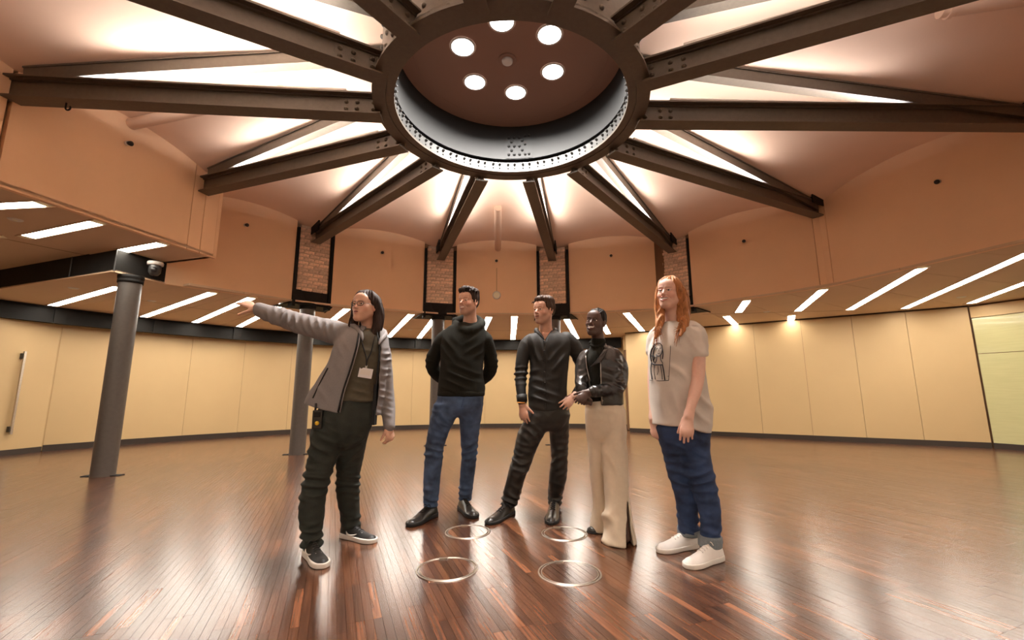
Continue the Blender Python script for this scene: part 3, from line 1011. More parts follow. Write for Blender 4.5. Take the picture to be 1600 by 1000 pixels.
# small spot sensors on the drum wall
def on_wall(px, py, k):
    p0 = pol(AZ[k], WALLR[k])[:2]; p1 = pol(AZ[k + 1], WALLR[k + 1])[:2]
    if k == 0: p0, p1 = BX[2], BX[3]
    d_ = p1 - p0; n_ = np.array([d_[1], -d_[0]])
    v = ray(px, py); t = (n_ @ p0) / (n_ @ v[:2])
    q = v * t; q[2] += CAMH
    n_ = n_ / np.linalg.norm(n_)
    if n_ @ (np.array([CX, CY]) - p0) < 0: n_ = -n_
    return q, np.array([n_[0], n_[1], 0])


for px, py, k, lab in ((197, 224, 0, 'small dark spotlight on the left cladding box'), (383, 352, 1, 'small dark spotlight on the wall right of the cladding box'),
                       (596, 395, 2, 'small dark spotlight above the head of the pointing person'), (775, 408, 3, 'small dark spotlight above the white wall disc'),
                       (954, 400, 4, 'small dark spotlight above the person in the leather jacket'), (1163, 377, 5, 'small dark spotlight right of the rightmost brick pillar'),
                       (1467, 284, 6, 'small dark spotlight high on the right wall')):
    q, nn_ = on_wall(px, py, k)
    e = empty('wall_spotlight', q, lab, 'spotlight', 'small spotlights on the drum wall')
    MB().tube([q, q + nn_ * .03], .024, 12).build('mount', 'white_plastic', e, True)
    MB().tube([q + nn_ * .03, q + nn_ * .06 + np.array((.012, 0, -.012))], [.02, .028], 12).build('head', 'dark_plastic', e, True)
# white disc on the far wall
q, nn_ = on_wall(776, 461.5, 3)
e = empty('wall_speaker', q, 'round white speaker disc on the far wall between two brick pillars', 'speaker')
MB().tube([q, q + nn_ * .02, q + nn_ * .03], [.082, .082, .074], 28).build('housing', 'white_plastic', e, True).data.set_sharp_from_angle(angle=R_(40))
MB().tube([q + nn_ * .03, q + nn_ * .032], .060, 28).build('grille', 'reflector', e)
MB().tube([q + nn_ * .006 + np.array((0, 0, .08)), q + nn_ * .006 + np.array((0, 0, .56))], .004, 6).build('cable', 'seam', e)
# security camera on the fascia
q = at_depth(240, 415, (FB[1] + FC[1]) / 2 + .05)
qn = np.array([.97, -.25, 0])
q = q + qn * .03
e = empty('security_camera', (q[0], q[1], q[2]), 'white dome security camera on the black fascia beside the nearest column', 'security camera')
MB().lathe([(0.0, .045), (.085, .045), (.092, .03), (.088, .0), (.07, -.005)], q, 28).build('mount', 'white_plastic', e, True)
MB().lathe([(.066, .0), (.070, -.04), (.068, -.10), (.045, -.135), (.0, -.145)], q, 28).build('housing', 'steel_light', e, True)
f = np.array([.55, -.83, 0])
MB().tube([q + f * .055 + (0, 0, -.07), q + f * .078 + (0, 0, -.075)], [.04, .036], 16).build('lens', 'dark_plastic', e, True)
# flat round fittings in the soffits
for px, py, z, lab in ((24, 343, ZL, 'flat round sensor in the high left soffit'), (237, 470, ZS, 'flat round sensor in the soffit right of the nearest column'),
                       (115, 450, ZS, 'flat oval sensor in the soffit left of the nearest column'), (641, 515, ZS, 'small sensor in the soffit between two strip lights left of the hoodie'),
                       (1198, 487, ZS, 'flat lit sensor in the right soffit'), (1502, 464, ZS, 'small sensor in the soffit above the green glass')):
    q = at_height(px, py, z)
    e = empty('soffit_sensor', q, lab, 'sensor', 'flat sensors in the soffits')
    MB().lathe([(0.0, -.010), (.05, -.010), (.06, -.004), (.062, 0)], q, 24).build('cover', 'white_plastic', e, True)
    MB().lathe([(0.0, -.016), (.016, -.015), (.02, -.010)], q, 16).build('eye', 'reflector', e, True)
# stub of a pale wall pier at the left edge
q = at_height(2, 497, 2.28)

# ================================================================== figures: implicit-surface modelling
def smin(a, b, k):
    h = np.clip(0.5 + 0.5 * (b - a) / k, 0, 1)
    return b + (a - b) * h - k * h * (1 - h)


def smax(a, b, k):
    return -smin(-a, -b, k)


def capsule(P, a, b, ra, rb):
    a = np.asarray(a, np.float32); d = np.asarray(b, np.float32) - a
    t = np.clip(((P - a) @ d) / max(float(d @ d), 1e-9), 0, 1)
    q = P - a - t[:, None] * d
    return np.sqrt((q * q).sum(1)) - (ra + (rb - ra) * t)


def flatcap(P, a, b, ra, rb, nrm, flat):
    """capsule squashed along nrm by factor flat"""
    a = np.asarray(a, np.float32); d = np.asarray(b, np.float32) - a
    nrm = np.asarray(nrm, np.float32)
    t = np.clip(((P - a) @ d) / max(float(d @ d), 1e-9), 0, 1)
    q = P - a - t[:, None] * d
    hn = q @ nrm
    q = q + (hn * (1 / flat - 1))[:, None] * nrm
    return (np.sqrt((q * q).sum(1)) - (ra + (rb - ra) * t)) * min(1.0, flat)


def ellip(P, c, r):
    r = np.asarray(r, np.float32)
    q = (P - np.asarray(c, np.float32)) / r
    return (np.sqrt((q * q).sum(1)) - 1) * float(r.min())


def smooth_path(pts, n):
    """Catmull-Rom resampling of rows of numbers"""
    pts = np.array(pts, float)
    if len(pts) < 3:
        t = np.linspace(0, 1, n)
        return pts[0] + (pts[-1] - pts[0]) * t[:, None]
    P = np.vstack([2 * pts[0] - pts[1], pts, 2 * pts[-1] - pts[-2]])
    out = []
    m = len(pts) - 1
    for x in np.linspace(0, m, n):
        i = min(int(x), m - 1); t = x - i
        p0, p1, p2, p3 = P[i:i + 4]
        out.append(0.5 * ((2 * p1) + (-p0 + p2) * t + (2 * p0 - 5 * p1 + 4 * p2 - p3) * t * t + (-p0 + 3 * p1 - 3 * p2 + p3) * t ** 3))
    return np.array(out)


def mpp(px, py, Y):
    return Y / ray(px, py)[1] / FPX


class Loft:
    """stack of superellipses; rows (pixel y, left x, right x, depth half, forward distance)"""
    def __init__(self, rows, n=2.3, k=0.012):
        R = []
        for (py, xl, xr, b, Y) in rows:
            c = at_depth((xl + xr) / 2, py, Y)
            R.append((c[2], c[0], c[1], (xr - xl) / 2 * mpp((xl + xr) / 2, py, Y), b))
        R = smooth_path(R, 36)
        R = R[np.argsort(R[:, 0])]
        self.R = R; self.n = n; self.k = k

    def __call__(self, P):
        R = self.R
        z = np.clip(P[:, 2], R[0, 0], R[-1, 0])
        cx = np.interp(z, R[:, 0], R[:, 1]); cy = np.interp(z, R[:, 0], R[:, 2])
        a = np.interp(z, R[:, 0], R[:, 3]); b = np.interp(z, R[:, 0], R[:, 4])
        q = ((np.abs(P[:, 0] - cx) / a) ** self.n + (np.abs(P[:, 1] - cy) / b) ** self.n) ** (1 / self.n)
        d = (q - 1) * np.minimum(a, b)
        dz = np.maximum(R[0, 0] - P[:, 2], P[:, 2] - R[-1, 0])
        return smax(d, dz, self.k)

    def box(self):
        R = self.R
        return [np.array([(R[:, 1] - R[:, 3]).min(), (R[:, 2] - R[:, 4]).min(), R[0, 0]]), np.array([(R[:, 1] + R[:, 3]).max(), (R[:, 2] + R[:, 4]).max(), R[-1, 0]])]

    def front(self, px, py, off=0.0):
        """point of the front surface on the sight line of a pixel"""
        v = ray(px, py)
        for Y in np.arange(self.R[:, 2].min() - .35, self.R[:, 2].max() + .3, .004):
            q = v * (Y / v[1]); q[2] += CAMH
            if self(np.array([q], np.float32))[0] < off:
                return q
        return at_depth(px, py, float(self.R[:, 2].mean()))


class Limb:
    """smoothed chain of capsules; rows (pixel x, pixel y, forward distance, radius in pixels)"""
    def __init__(self, rows, n=10):
        R = []
        for (px, py, Y, r) in rows:
            c = at_depth(px, py, Y)
            R.append((*c, r * mpp(px, py, Y)))
        self.R = smooth_path(R, n)

    def __call__(self, P):
        d = None
        for i in range(len(self.R) - 1):
            e = capsule(P, self.R[i, :3], self.R[i + 1, :3], self.R[i, 3], self.R[i + 1, 3])
            d = e if d is None else np.minimum(d, e)
        return d

    def box(self):
        R = self.R
        return [(R[:, :3] - R[:, 3:]).min(0), (R[:, :3] + R[:, 3:]).max(0)]


class Fn:
    def __init__(self, f, lo, hi):
        self.f = f; self.lo = np.array(lo, float); self.hi = np.array(hi, float)

    def __call__(self, P): return self.f(P)

    def box(self): return [self.lo, self.hi]


def union(parts, k=0.02):
    bs = [p.box() for p in parts]
    lo = np.min([b[0] for b in bs], 0); hi = np.max([b[1] for b in bs], 0)

    def f(P):
        d = parts[0](P)
        for q in parts[1:]:
            d = smin(d, q(P), k)
        return d
    return Fn(f, lo, hi)


def cut(part, g, k=0.006):
    """part minus the region where g < 0"""
    b = part.box()
    return Fn(lambda P: smax(part(P), -g(P), k), *b)


def grow(part, t):
    b = part.box()
    return Fn(lambda P: part(P) - t, b[0] - t, b[1] + t)


def surface(fn, cell, lo=None, hi=None):
    """sparse surface nets -> vertices, quads"""
    b = fn.box() if lo is None else (lo, hi)
    lo = np.asarray(b[0], float) - 3 * cell; hi = np.asarray(b[1], float) + 3 * cell
    B = 8
    nb = np.ceil((hi - lo) / (cell * B)).astype(int)
    n = nb * B
    bi = np.stack(np.meshgrid(*[np.arange(k) for k in nb], indexing='ij'), -1).reshape(-1, 3)
    cen = lo + (bi * B + (B - 1) / 2) * cell
    dc = fn(cen.astype(np.float32))
    keep = np.abs(dc) < (B / 2 * cell * 1.7321 + 2 * cell) * 1.15
    D = np.empty(tuple(n), np.float32)
    D5 = D.reshape(nb[0], B, nb[1], B, nb[2], B).transpose(0, 2, 4, 1, 3, 5)
    D5[...] = np.where(dc > 0, 1.0, -1.0).reshape(tuple(nb))[:, :, :, None, None, None]
    loc = np.stack(np.meshgrid(*[np.arange(B)] * 3, indexing='ij'), -1).reshape(-1, 3)
    kb = bi[keep]
    for c0 in range(0, len(kb), 600):
        kk = kb[c0:c0 + 600]
        pts = lo + (kk[:, None, :] * B + loc[None]) * cell
        d = fn(pts.reshape(-1, 3).astype(np.float32)).reshape(-1, B, B, B)
        D5[kk[:, 0], kk[:, 1], kk[:, 2]] = d
    S = D < 0
    cnt = np.zeros(tuple(n - 1), np.int8)
    for dx in (0, 1):
        for dy in (0, 1):
            for dz in (0, 1):
                cnt += S[dx:n[0] - 1 + dx, dy:n[1] - 1 + dy, dz:n[2] - 1 + dz]
    cells = np.argwhere((cnt > 0) & (cnt < 8))
    idx = -np.ones(tuple(n - 1), np.int64)
    idx[tuple(cells.T)] = np.arange(len(cells))
    offs = np.array([(i, j, k) for i in (0, 1) for j in (0, 1) for k in (0, 1)])
    val = np.stack([D[cells[:, 0] + o[0], cells[:, 1] + o[1], cells[:, 2] + o[2]] for o in offs], 1)
    acc = np.zeros((len(cells), 3)); num = np.zeros(len(cells))
    for a in range(8):
        for c in range(a + 1, 8):
            if np.abs(offs[a] - offs[c]).sum() != 1: continue
            m = (val[:, a] < 0) != (val[:, c] < 0)
            t = val[m, a] / (val[m, a] - val[m, c])
            acc[m] += offs[a] + t[:, None] * (offs[c] - offs[a]); num[m] += 1
    V = lo + (cells + acc / num[:, None]) * cell
    quads = []
    for ax in range(3):
        o1, o2 = [(1, 2), (2, 0), (0, 1)][ax]
        sl0 = [slice(1, -1)] * 3; sl1 = [slice(1, -1)] * 3
        sl0[ax] = slice(0, -1); sl1[ax] = slice(1, None)
        s0 = S[tuple(sl0)]; s1 = S[tuple(sl1)]
        e = np.argwhere(s0 != s1)
        if not len(e): continue
        fl = s0[tuple(e.T)]
        base = e.copy()
        for q in (0, 1, 2):
            if q != ax: base[:, q] += 1
        def cid(d1, d2):
            c = base.copy(); c[:, o1] += d1; c[:, o2] += d2
            return idx[tuple(c.T)]
        q = np.stack([cid(-1, -1), cid(0, -1), cid(0, 0), cid(-1, 0)], 1)
        q[~fl] = q[~fl][:, ::-1]
        quads.append(q)
    Q = np.concatenate(quads)
    Q = Q[(Q >= 0).all(1)]
    return V, Q


def normals_of(V, Q):
    n = np.cross(V[Q[:, 2]] - V[Q[:, 0]], V[Q[:, 3]] - V[Q[:, 1]])
    N = np.zeros_like(V)
    for i in range(4):
        np.add.at(N, Q[:, i], n)
    return N / (np.linalg.norm(N, axis=1, keepdims=True) + 1e-12)


def relax(V, Q, it=1, w=0.5):
    for _ in range(it):
        acc = np.zeros_like(V); num = np.zeros(len(V))
        for i in range(4):
            np.add.at(acc, Q[:, i], V[Q[:, (i + 1) % 4]] + V[Q[:, (i + 3) % 4]])
            np.add.at(num, Q[:, i], 2)
        V = V * (1 - w) + w * acc / np.maximum(num, 1)[:, None]
    return V


def grid_obj(name, V, Q, material, parent, colors=None):
    me = bpy.data.meshes.new(name)
    me.vertices.add(len(V)); me.loops.add(Q.size); me.polygons.add(len(Q))
    me.vertices.foreach_set('co', V.astype(np.float32).ravel())
    me.loops.foreach_set('vertex_index', Q.astype(np.int32).ravel())
    me.polygons.foreach_set('loop_start', np.arange(0, Q.size, 4, dtype=np.int32))
    me.polygons.foreach_set('loop_total', np.full(len(Q), 4, np.int32))
    me.polygons.foreach_set('use_smooth', np.ones(len(Q), bool))
    me.update(calc_edges=True)
    if colors is not None:
        at = me.color_attributes.new('Col', 'FLOAT_COLOR', 'POINT')
        at.data.foreach_set('color', np.concatenate([colors, np.ones((len(V), 1))], 1).astype(np.float32).ravel())
    return obj_of(name, me, material, parent)


WR = np.random.default_rng(5)


def cloth_noise(V, amp, lam, aniso=(1, 1, 1), seed=0):
    g = np.random.default_rng(seed)
    s = np.zeros(len(V))
    for _ in range(9):
        k = g.normal(size=3) * np.array(aniso); k = k / np.linalg.norm(k) * 2 * math.pi / (lam * g.uniform(.6, 1.6))
        k = k * np.array(aniso) / max(aniso)
        s += np.sin(V @ k + g.uniform(0, 6.28))
    return amp * s / 3


def garment(name, fn, material, parent, cell=0.006, folds=(), noise=0.002, lam=.10, seed=0, aniso=(1, 1, .6), relax_it=1):
    """folds: (centre, axis, wavelength, amplitude, radius)"""
    V, Q = surface(fn, cell)
    V = relax(V, Q, relax_it)
    N = normals_of(V, Q)
    d = cloth_noise(V, noise, lam, aniso, seed)
    g = np.random.default_rng(seed + 3)
    for (c, ax, lm, am, rad) in folds:
        c = np.array(c); ax = np.array(ax, float); ax /= np.linalg.norm(ax)
        q = V - c
        w = np.exp(-(q * q).sum(1) / (2 * rad * rad))
        lat = np.cross(ax, (0.3, .8, .5)); lat /= np.linalg.norm(lat)
        lat2 = np.cross(ax, lat)
        l1 = q @ lat; l2 = q @ lat2; t = q @ ax
        lam2 = lm * 1.35
        ph = t * 2 * math.pi / lam2 + 1.9 * np.sin(l1 * g.uniform(8, 16) + g.uniform(0, 6)) + 1.9 * np.sin(l2 * g.uniform(8, 16) + g.uniform(0, 6)) + g.uniform(0, 6)
        mask = .5 + .5 * np.sin(l1 * g.uniform(14, 24) + t * g.uniform(10, 20) + g.uniform(0, 6)) * np.sin(l2 * g.uniform(12, 22) - t * g.uniform(8, 18) + g.uniform(0, 6))
        sn = np.sin(ph)
        prof = np.where(sn > 0, sn ** 1.5, -.55 * np.abs(sn))
        d += am * w * mask * prof * 2.7
    V = V + N * d[:, None]
    return grid_obj(name, V, Q, material, parent)


# ---- heads
class Head:
    def __init__(self, px, py, Y, yaw, pitch=0, roll=0, scale=.93, jaw=1.0, smile=0.0, nose=1.0, width=1.0, lips=1.0):
        self.c = at_depth(px, py, Y); self.s = scale
        y, p, b = R_(yaw), R_(pitch), R_(roll)
        f0 = np.array([math.sin(y), -math.cos(y), 0]); r0 = np.array([math.cos(y), math.sin(y), 0]); u0 = np.array([0, 0, 1.])
        f = math.cos(p) * f0 + math.sin(p) * u0; u = math.cos(p) * u0 - math.sin(p) * f0
        self.u = math.cos(b) * u + math.sin(b) * r0; self.r = math.cos(b) * r0 - math.sin(b) * u; self.f = f
        self.M = np.stack([self.r, self.f, self.u])       # rows
        self.jaw, self.smile, self.nose, self.width, self.lips = jaw, smile, nose, width, lips

    def loc(self, P):
        L = ((P - self.c.astype(np.float32)) @ self.M.T.astype(np.float32)) / self.s
        L[:, 0] /= self.width
        return L

    def w(self, x, y, z):
        return self.c + self.s * (x * self.width * self.r + y * self.f + z * self.u)

    def face(self, P):
        L = self.loc(P)
        A = L.copy(); A[:, 0] = np.abs(A[:, 0])
        d = ellip(L, (0, -.014, .032), (.073, .094, .086))
        d = smin(d, ellip(L, (0, .024, -.030), (.060, .062, .078)), .03)
        d = smin(d, capsule(A, (.046 * self.jaw, -.002, -.052), (.014, .056, -.096), .022, .021), .03)
        d = smin(d, ellip(L, (0, .064, -.098), (.022, .019, .019)), .022)
        d = smin(d, ellip(A, (.038, .054, -.022), (.024, .022, .022)), .024)
        d = smin(d, ellip(L, (0, .068, .050), (.052, .022, .032)), .03)
        d = smin(d, capsule(A, (.012, .083, .021), (.044, .070, .022), .008, .008), .014)
        # sockets
        d = smax(d, -ellip(A, (.031, .094, .004), (.019, .018, .0125)), .012)
        # nose
        nz = self.nose
        d = smin(d, capsule(L, (0, .080, .012), (0, .080 + .026 * nz, -.026), .0075, .0105), .011)
        d = smin(d, ellip(A, (.0105, .088 + .006 * nz, -.031), (.0085, .011, .0075)), .007)
        # muzzle and lips
        sm = self.smile
        d = smin(d, ellip(L, (0, .070, -.058), (.034, .022, .022)), .02)
        up, lo, cav = self.mouth(A)
        d = smin(d, up, .006); d = smin(d, lo, .006)
        d = smax(d, -cav, .003)
        # smile creases
        if sm > .3:
            d = smax(d, -capsule(A, (.019, .088, -.036), (.038, .071, -.054), .0006, .0004), .010)
            d = smin(d, ellip(A, (.038, .064, -.030), (.016, .015, .014)), .014)
        # lids
        lid_u = capsule(A, (.018, .0855, .0085), (.044, .078, .0085), .0046, .0042)
        lid_l = capsule(A, (.019, .0835, -.0055), (.043, .077, -.0045), .0040, .0038)
        d = smin(d, lid_u, .005); d = smin(d, lid_l, .005)
        # ears
        ear = ellip(A, (.0755, -.010, .000), (.010, .021, .032))
        ear = smax(ear, -ellip(A, (.084, -.006, .002), (.007, .011, .019)), .004)
        d = smin(d, ear, .008)
        return d * self.s

    def mouth_pars(self):
        sm = self.smile
        return .022 + .011 * sm, -.060, .0018 + .0062 * sm, -.0605 + .0105 * sm      # half width, centre, half gap, corner height

    def mouth(self, A):
        mw, oc, hh, cz = self.mouth_pars()
        lp = self.lips; xm = mw * .55
        zu = oc + hh + .0028; zl = oc - hh - .0042
        up = np.minimum(capsule(A, (0, .0925, zu), (xm, .0885, zu * .6 + cz * .4 + .001), .0046 * lp, .0042 * lp), capsule(A, (xm, .0885, zu * .6 + cz * .4 + .001), (mw, .0755, cz), .0042 * lp, .0022))
        lo = np.minimum(capsule(A, (0, .0905, zl), (xm, .0865, zl * .75 + cz * .25), .0058 * lp, .0050 * lp), capsule(A, (xm, .0865, zl * .75 + cz * .25), (mw, .0755, cz - .001), .0050 * lp, .0022))
        cav = np.minimum(capsule(A, (0, .0955, oc), (xm, .0918, oc * .75 + cz * .25), hh, hh * .9), capsule(A, (xm, .0918, oc * .75 + cz * .25), (mw * .88, .081, cz), hh * .9, .0010))
        return up, lo, cav

    def fn(self, neck_to, r_neck=.052, chest=None):
        nb = np.array(neck_to)
        n0 = self.w(0, -.022, -.045)
        mid = (n0 + nb) / 2

        def f(P):
            d = self.face(P)
            n = capsule(P, n0, mid, r_neck * .98, r_neck)
            n = np.minimum(n, capsule(P, mid, nb, r_neck, r_neck * 1.22))
            if chest is not None:
                n = smin(n, capsule(P, nb, chest, r_neck * 1.1, r_neck * 1.1), .02)
            return smin(d, n, .022)
        lo = np.minimum(self.c - .15 * self.s, nb - .07)
        if chest is not None: lo = np.minimum(lo, np.array(chest) - .07)
        hi = np.maximum(self.c + .15 * self.s, nb + .02)
        return Fn(f, lo, hi)

    def colors(self, V, skin, lip, cheek=None, stubble=None):
        L = self.loc(V.astype(np.float32)); A = L.copy(); A[:, 0] = np.abs(A[:, 0])
        C = np.tile(np.array(skin), (len(V), 1)).astype(float)

        def blend(w, col):
            w = np.clip(w, 0, 1)[:, None]
            C[:] = C * (1 - w) + np.array(col) * w
        if cheek is not None:
            e = ellip(A, (.040, .062, -.028), (.022, .03, .020))
            blend(.55 * np.clip(1 - e / .012, 0, 1), cheek)
            e = ellip(L, (0, .105, -.026), (.014, .014, .012)); blend(.5 * np.clip(1 - e / .008, 0, 1), cheek)
            e = ellip(A, (.0755, -.010, 0), (.012, .022, .034)); blend(.5 * (e < .004), cheek)
        if stubble is not None:
            jw = np.clip((-.030 - L[:, 2]) / .02, 0, 1) * np.clip((L[:, 1] + .02) / .03, 0, 1) * np.clip((L[:, 2] + .125) / .02, 0, 1)
            blend(.5 * jw, stubble)
        up, lo, cav = self.mouth(A)
        e = np.minimum(up, lo)
        blend(np.clip(1 - e / .0025, 0, 1) * (A[:, 1] > .06), lip)
        blend(np.clip(1 - cav / .002, 0, 1) * .85, (.10, .025, .02))
        return C


def ball(mb, c, ax, seg=14, ring=9):
    c = np.array(c); vs = []; fs = []
    ax = [np.array(a, float) for a in ax]
    for i in range(1, ring):
        t = math.pi * i / ring
        for k in range(seg):
            a = 2 * math.pi * k / seg
            vs.append(c + ax[0] * math.sin(t) * math.cos(a) + ax[1] * math.sin(t) * math.sin(a) + ax[2] * math.cos(t))
    top = len(vs); vs.append(c + ax[2]); vs.append(c - ax[2])
    for i in range(ring - 2):
        for k in range(seg):
            fs.append((i * seg + k, i * seg + (k + 1) % seg, (i + 1) * seg + (k + 1) % seg, (i + 1) * seg + k))
    for k in range(seg):
        fs.append((top, (k + 1) % seg, k)); b = (ring - 2) * seg
        fs.append((top + 1, b + k, b + (k + 1) % seg))
    return mb.add(vs, fs)


mat('eye_white', (.75, .70, .66), .2)
mat('teeth', (.80, .75, .68), .3)


def face_details(h, parent, brow_mat, iris_mat, brow_r=.0034, brow_z=.0265, gaze=(0, 0)):
    for sg in (-1, 1):
        c = h.w(sg * .0305, .0735, .0025)
        s = h.s * .0118
        o = ball(MB(), c, (h.r * s, h.f * s, h.u * s)).build('eyeball', 'eye_white', parent, True)
        ic = h.w(sg * .0305 + gaze[0], .0735 + .0098, .0025 + gaze[1])
        ball(MB(), ic, (h.r * s * .52, h.f * s * .26, h.u * s * .52)).build('iris', iris_mat, parent, True)
        pts = [h.w(sg * x, y, z) for x, y, z in ((.012, .0905, brow_z - .003), (.022, .0885, brow_z + .0015), (.034, .082, brow_z + .0025), (.047, .0715, brow_z - .003))]
        MB().tube([tuple(q) for q in smooth_path(pts, 8)], [h.s * brow_r * q for q in (.8, 1, 1, 1, .95, .8, .6, .3)], 6).build('eyebrow', brow_mat, parent, True)
    if h.smile > .3:
        mw, oc, hh, cz = h.mouth_pars()
        vs = []; fs = []
        NN = 12
        for i in range(NN + 1):
            x = (i / NN * 2 - 1) * mw * .86
            q = abs(x) / mw
            y = .0925 - .0135 * q ** 2
            z = oc + (cz - oc) * q ** 2.2
            vs += [h.w(x, y, z + hh * 1.25), h.w(x, y, z - hh * .55)]
        for i in range(NN):
            fs.append((2 * i, 2 * i + 2, 2 * i + 3, 2 * i + 1))
        mesh_obj('teeth', vs, fs, 'teeth', parent, True)


# ---- hands
class Hand:
    def __init__(self, W, d, nrm, thumb, scale=.95, curl=(.25, .3, .35, .4), spread=.05, thumb_out=.6, thumb_curl=.25):
        s = scale
        W = np.array(W, float); d = np.array(d, float); d /= np.linalg.norm(d)
        n = np.array(nrm, float); n -= d * (n @ d); n /= np.linalg.norm(n)
        a = np.cross(d, n)
        if a @ np.array(thumb, float) < 0: a = -a
        self.parts = []
        self.W = W
        self.palm = [(W - d * .015 * s, W + d * .082 * s, .027 * s, .039 * s, n, .44)]
        fing = []
        self.tips = []
        for i, (o, ln, r) in enumerate(((.029, .072, .0088), (.0095, .080, .0090), (-.010, .074, .0086), (-.0285, .058, .0078))):
            p = W + d * (.082 - .004 * abs(i - 1)) * s + a * o * s
            ang = spread * (1.5 - i)
            dirv = d * math.cos(ang) + a * math.sin(ang)
            c = curl[i]; t = 0
            segs = []
            for q, fr in enumerate((.46, .30, .24)):
                t += c * (1.0 if q else .7)
                v = dirv * math.cos(t) + n * math.sin(t)
                p2 = p + v * ln * fr * s
                segs.append((p, p2, r * s * (1 - .09 * q), r * s * (1 - .09 * (q + 1))))
                p = p2
            fing.append(segs); self.tips.append(p)
        p = W + d * .022 * s + a * .024 * s + n * .006 * s
        v = d * (1 - thumb_out * .5) + a * thumb_out + n * .3; v /= np.linalg.norm(v)
        p1 = p + v * .040 * s
        v2 = v + d * thumb_curl * .6 + n * thumb_curl; v2 /= np.linalg.norm(v2)
        p2 = p1 + v2 * .030 * s; v3 = v2 + d * thumb_curl * .4 + n * thumb_curl * .4; v3 /= np.linalg.norm(v3)
        p3 = p2 + v3 * .024 * s
        fing.append([(p, p1, .0150 * s, .0112 * s), (p1, p2, .0112 * s, .0100 * s), (p2, p3, .0098 * s, .0082 * s)])
        self.tips.append(p3)
        self.fing = fing
        self.a, self.d, self.n = a, d, n

    def __call__(self, P):
        p = self.palm[0]
        d = flatcap(P, p[0], p[1], p[2], p[3], p[4], p[5])
        out = d
        for segs in self.fing:
            e = None
            for s_ in segs:
                q = capsule(P, *s_)
                e = q if e is None else np.minimum(e, q)
            out = np.minimum(out, smin(d, e, .010))
        return out

    def box(self):
        pts = [self.W - .04, self.W + .04] + [self.palm[0][1] - .045, self.palm[0][1] + .045]
        for segs in self.fing:
            for s_ in segs:
                pts += [s_[1] - .015, s_[1] + .015]
        pts = np.array(pts)
        return [pts.min(0), pts.max(0)]


def skin_body(parent, pieces, material, colors):
    """pieces: (fn, cell, head or None); all in one mesh"""
    Vs, Qs, Cs = [], [], []
    n = 0
    for fn, cell, head in pieces:
        V, Q = surface(fn, cell)
        V = relax(V, Q, 1, .3)
        if head is not None:
            C = head.colors(V, **colors)
        else:
            C = np.tile(np.array(colors['skin']), (len(V), 1))
        Vs.append(V); Qs.append(Q + n); Cs.append(C); n += len(V)
    return grid_obj('body', np.concatenate(Vs), np.concatenate(Qs), material, parent, np.concatenate(Cs))


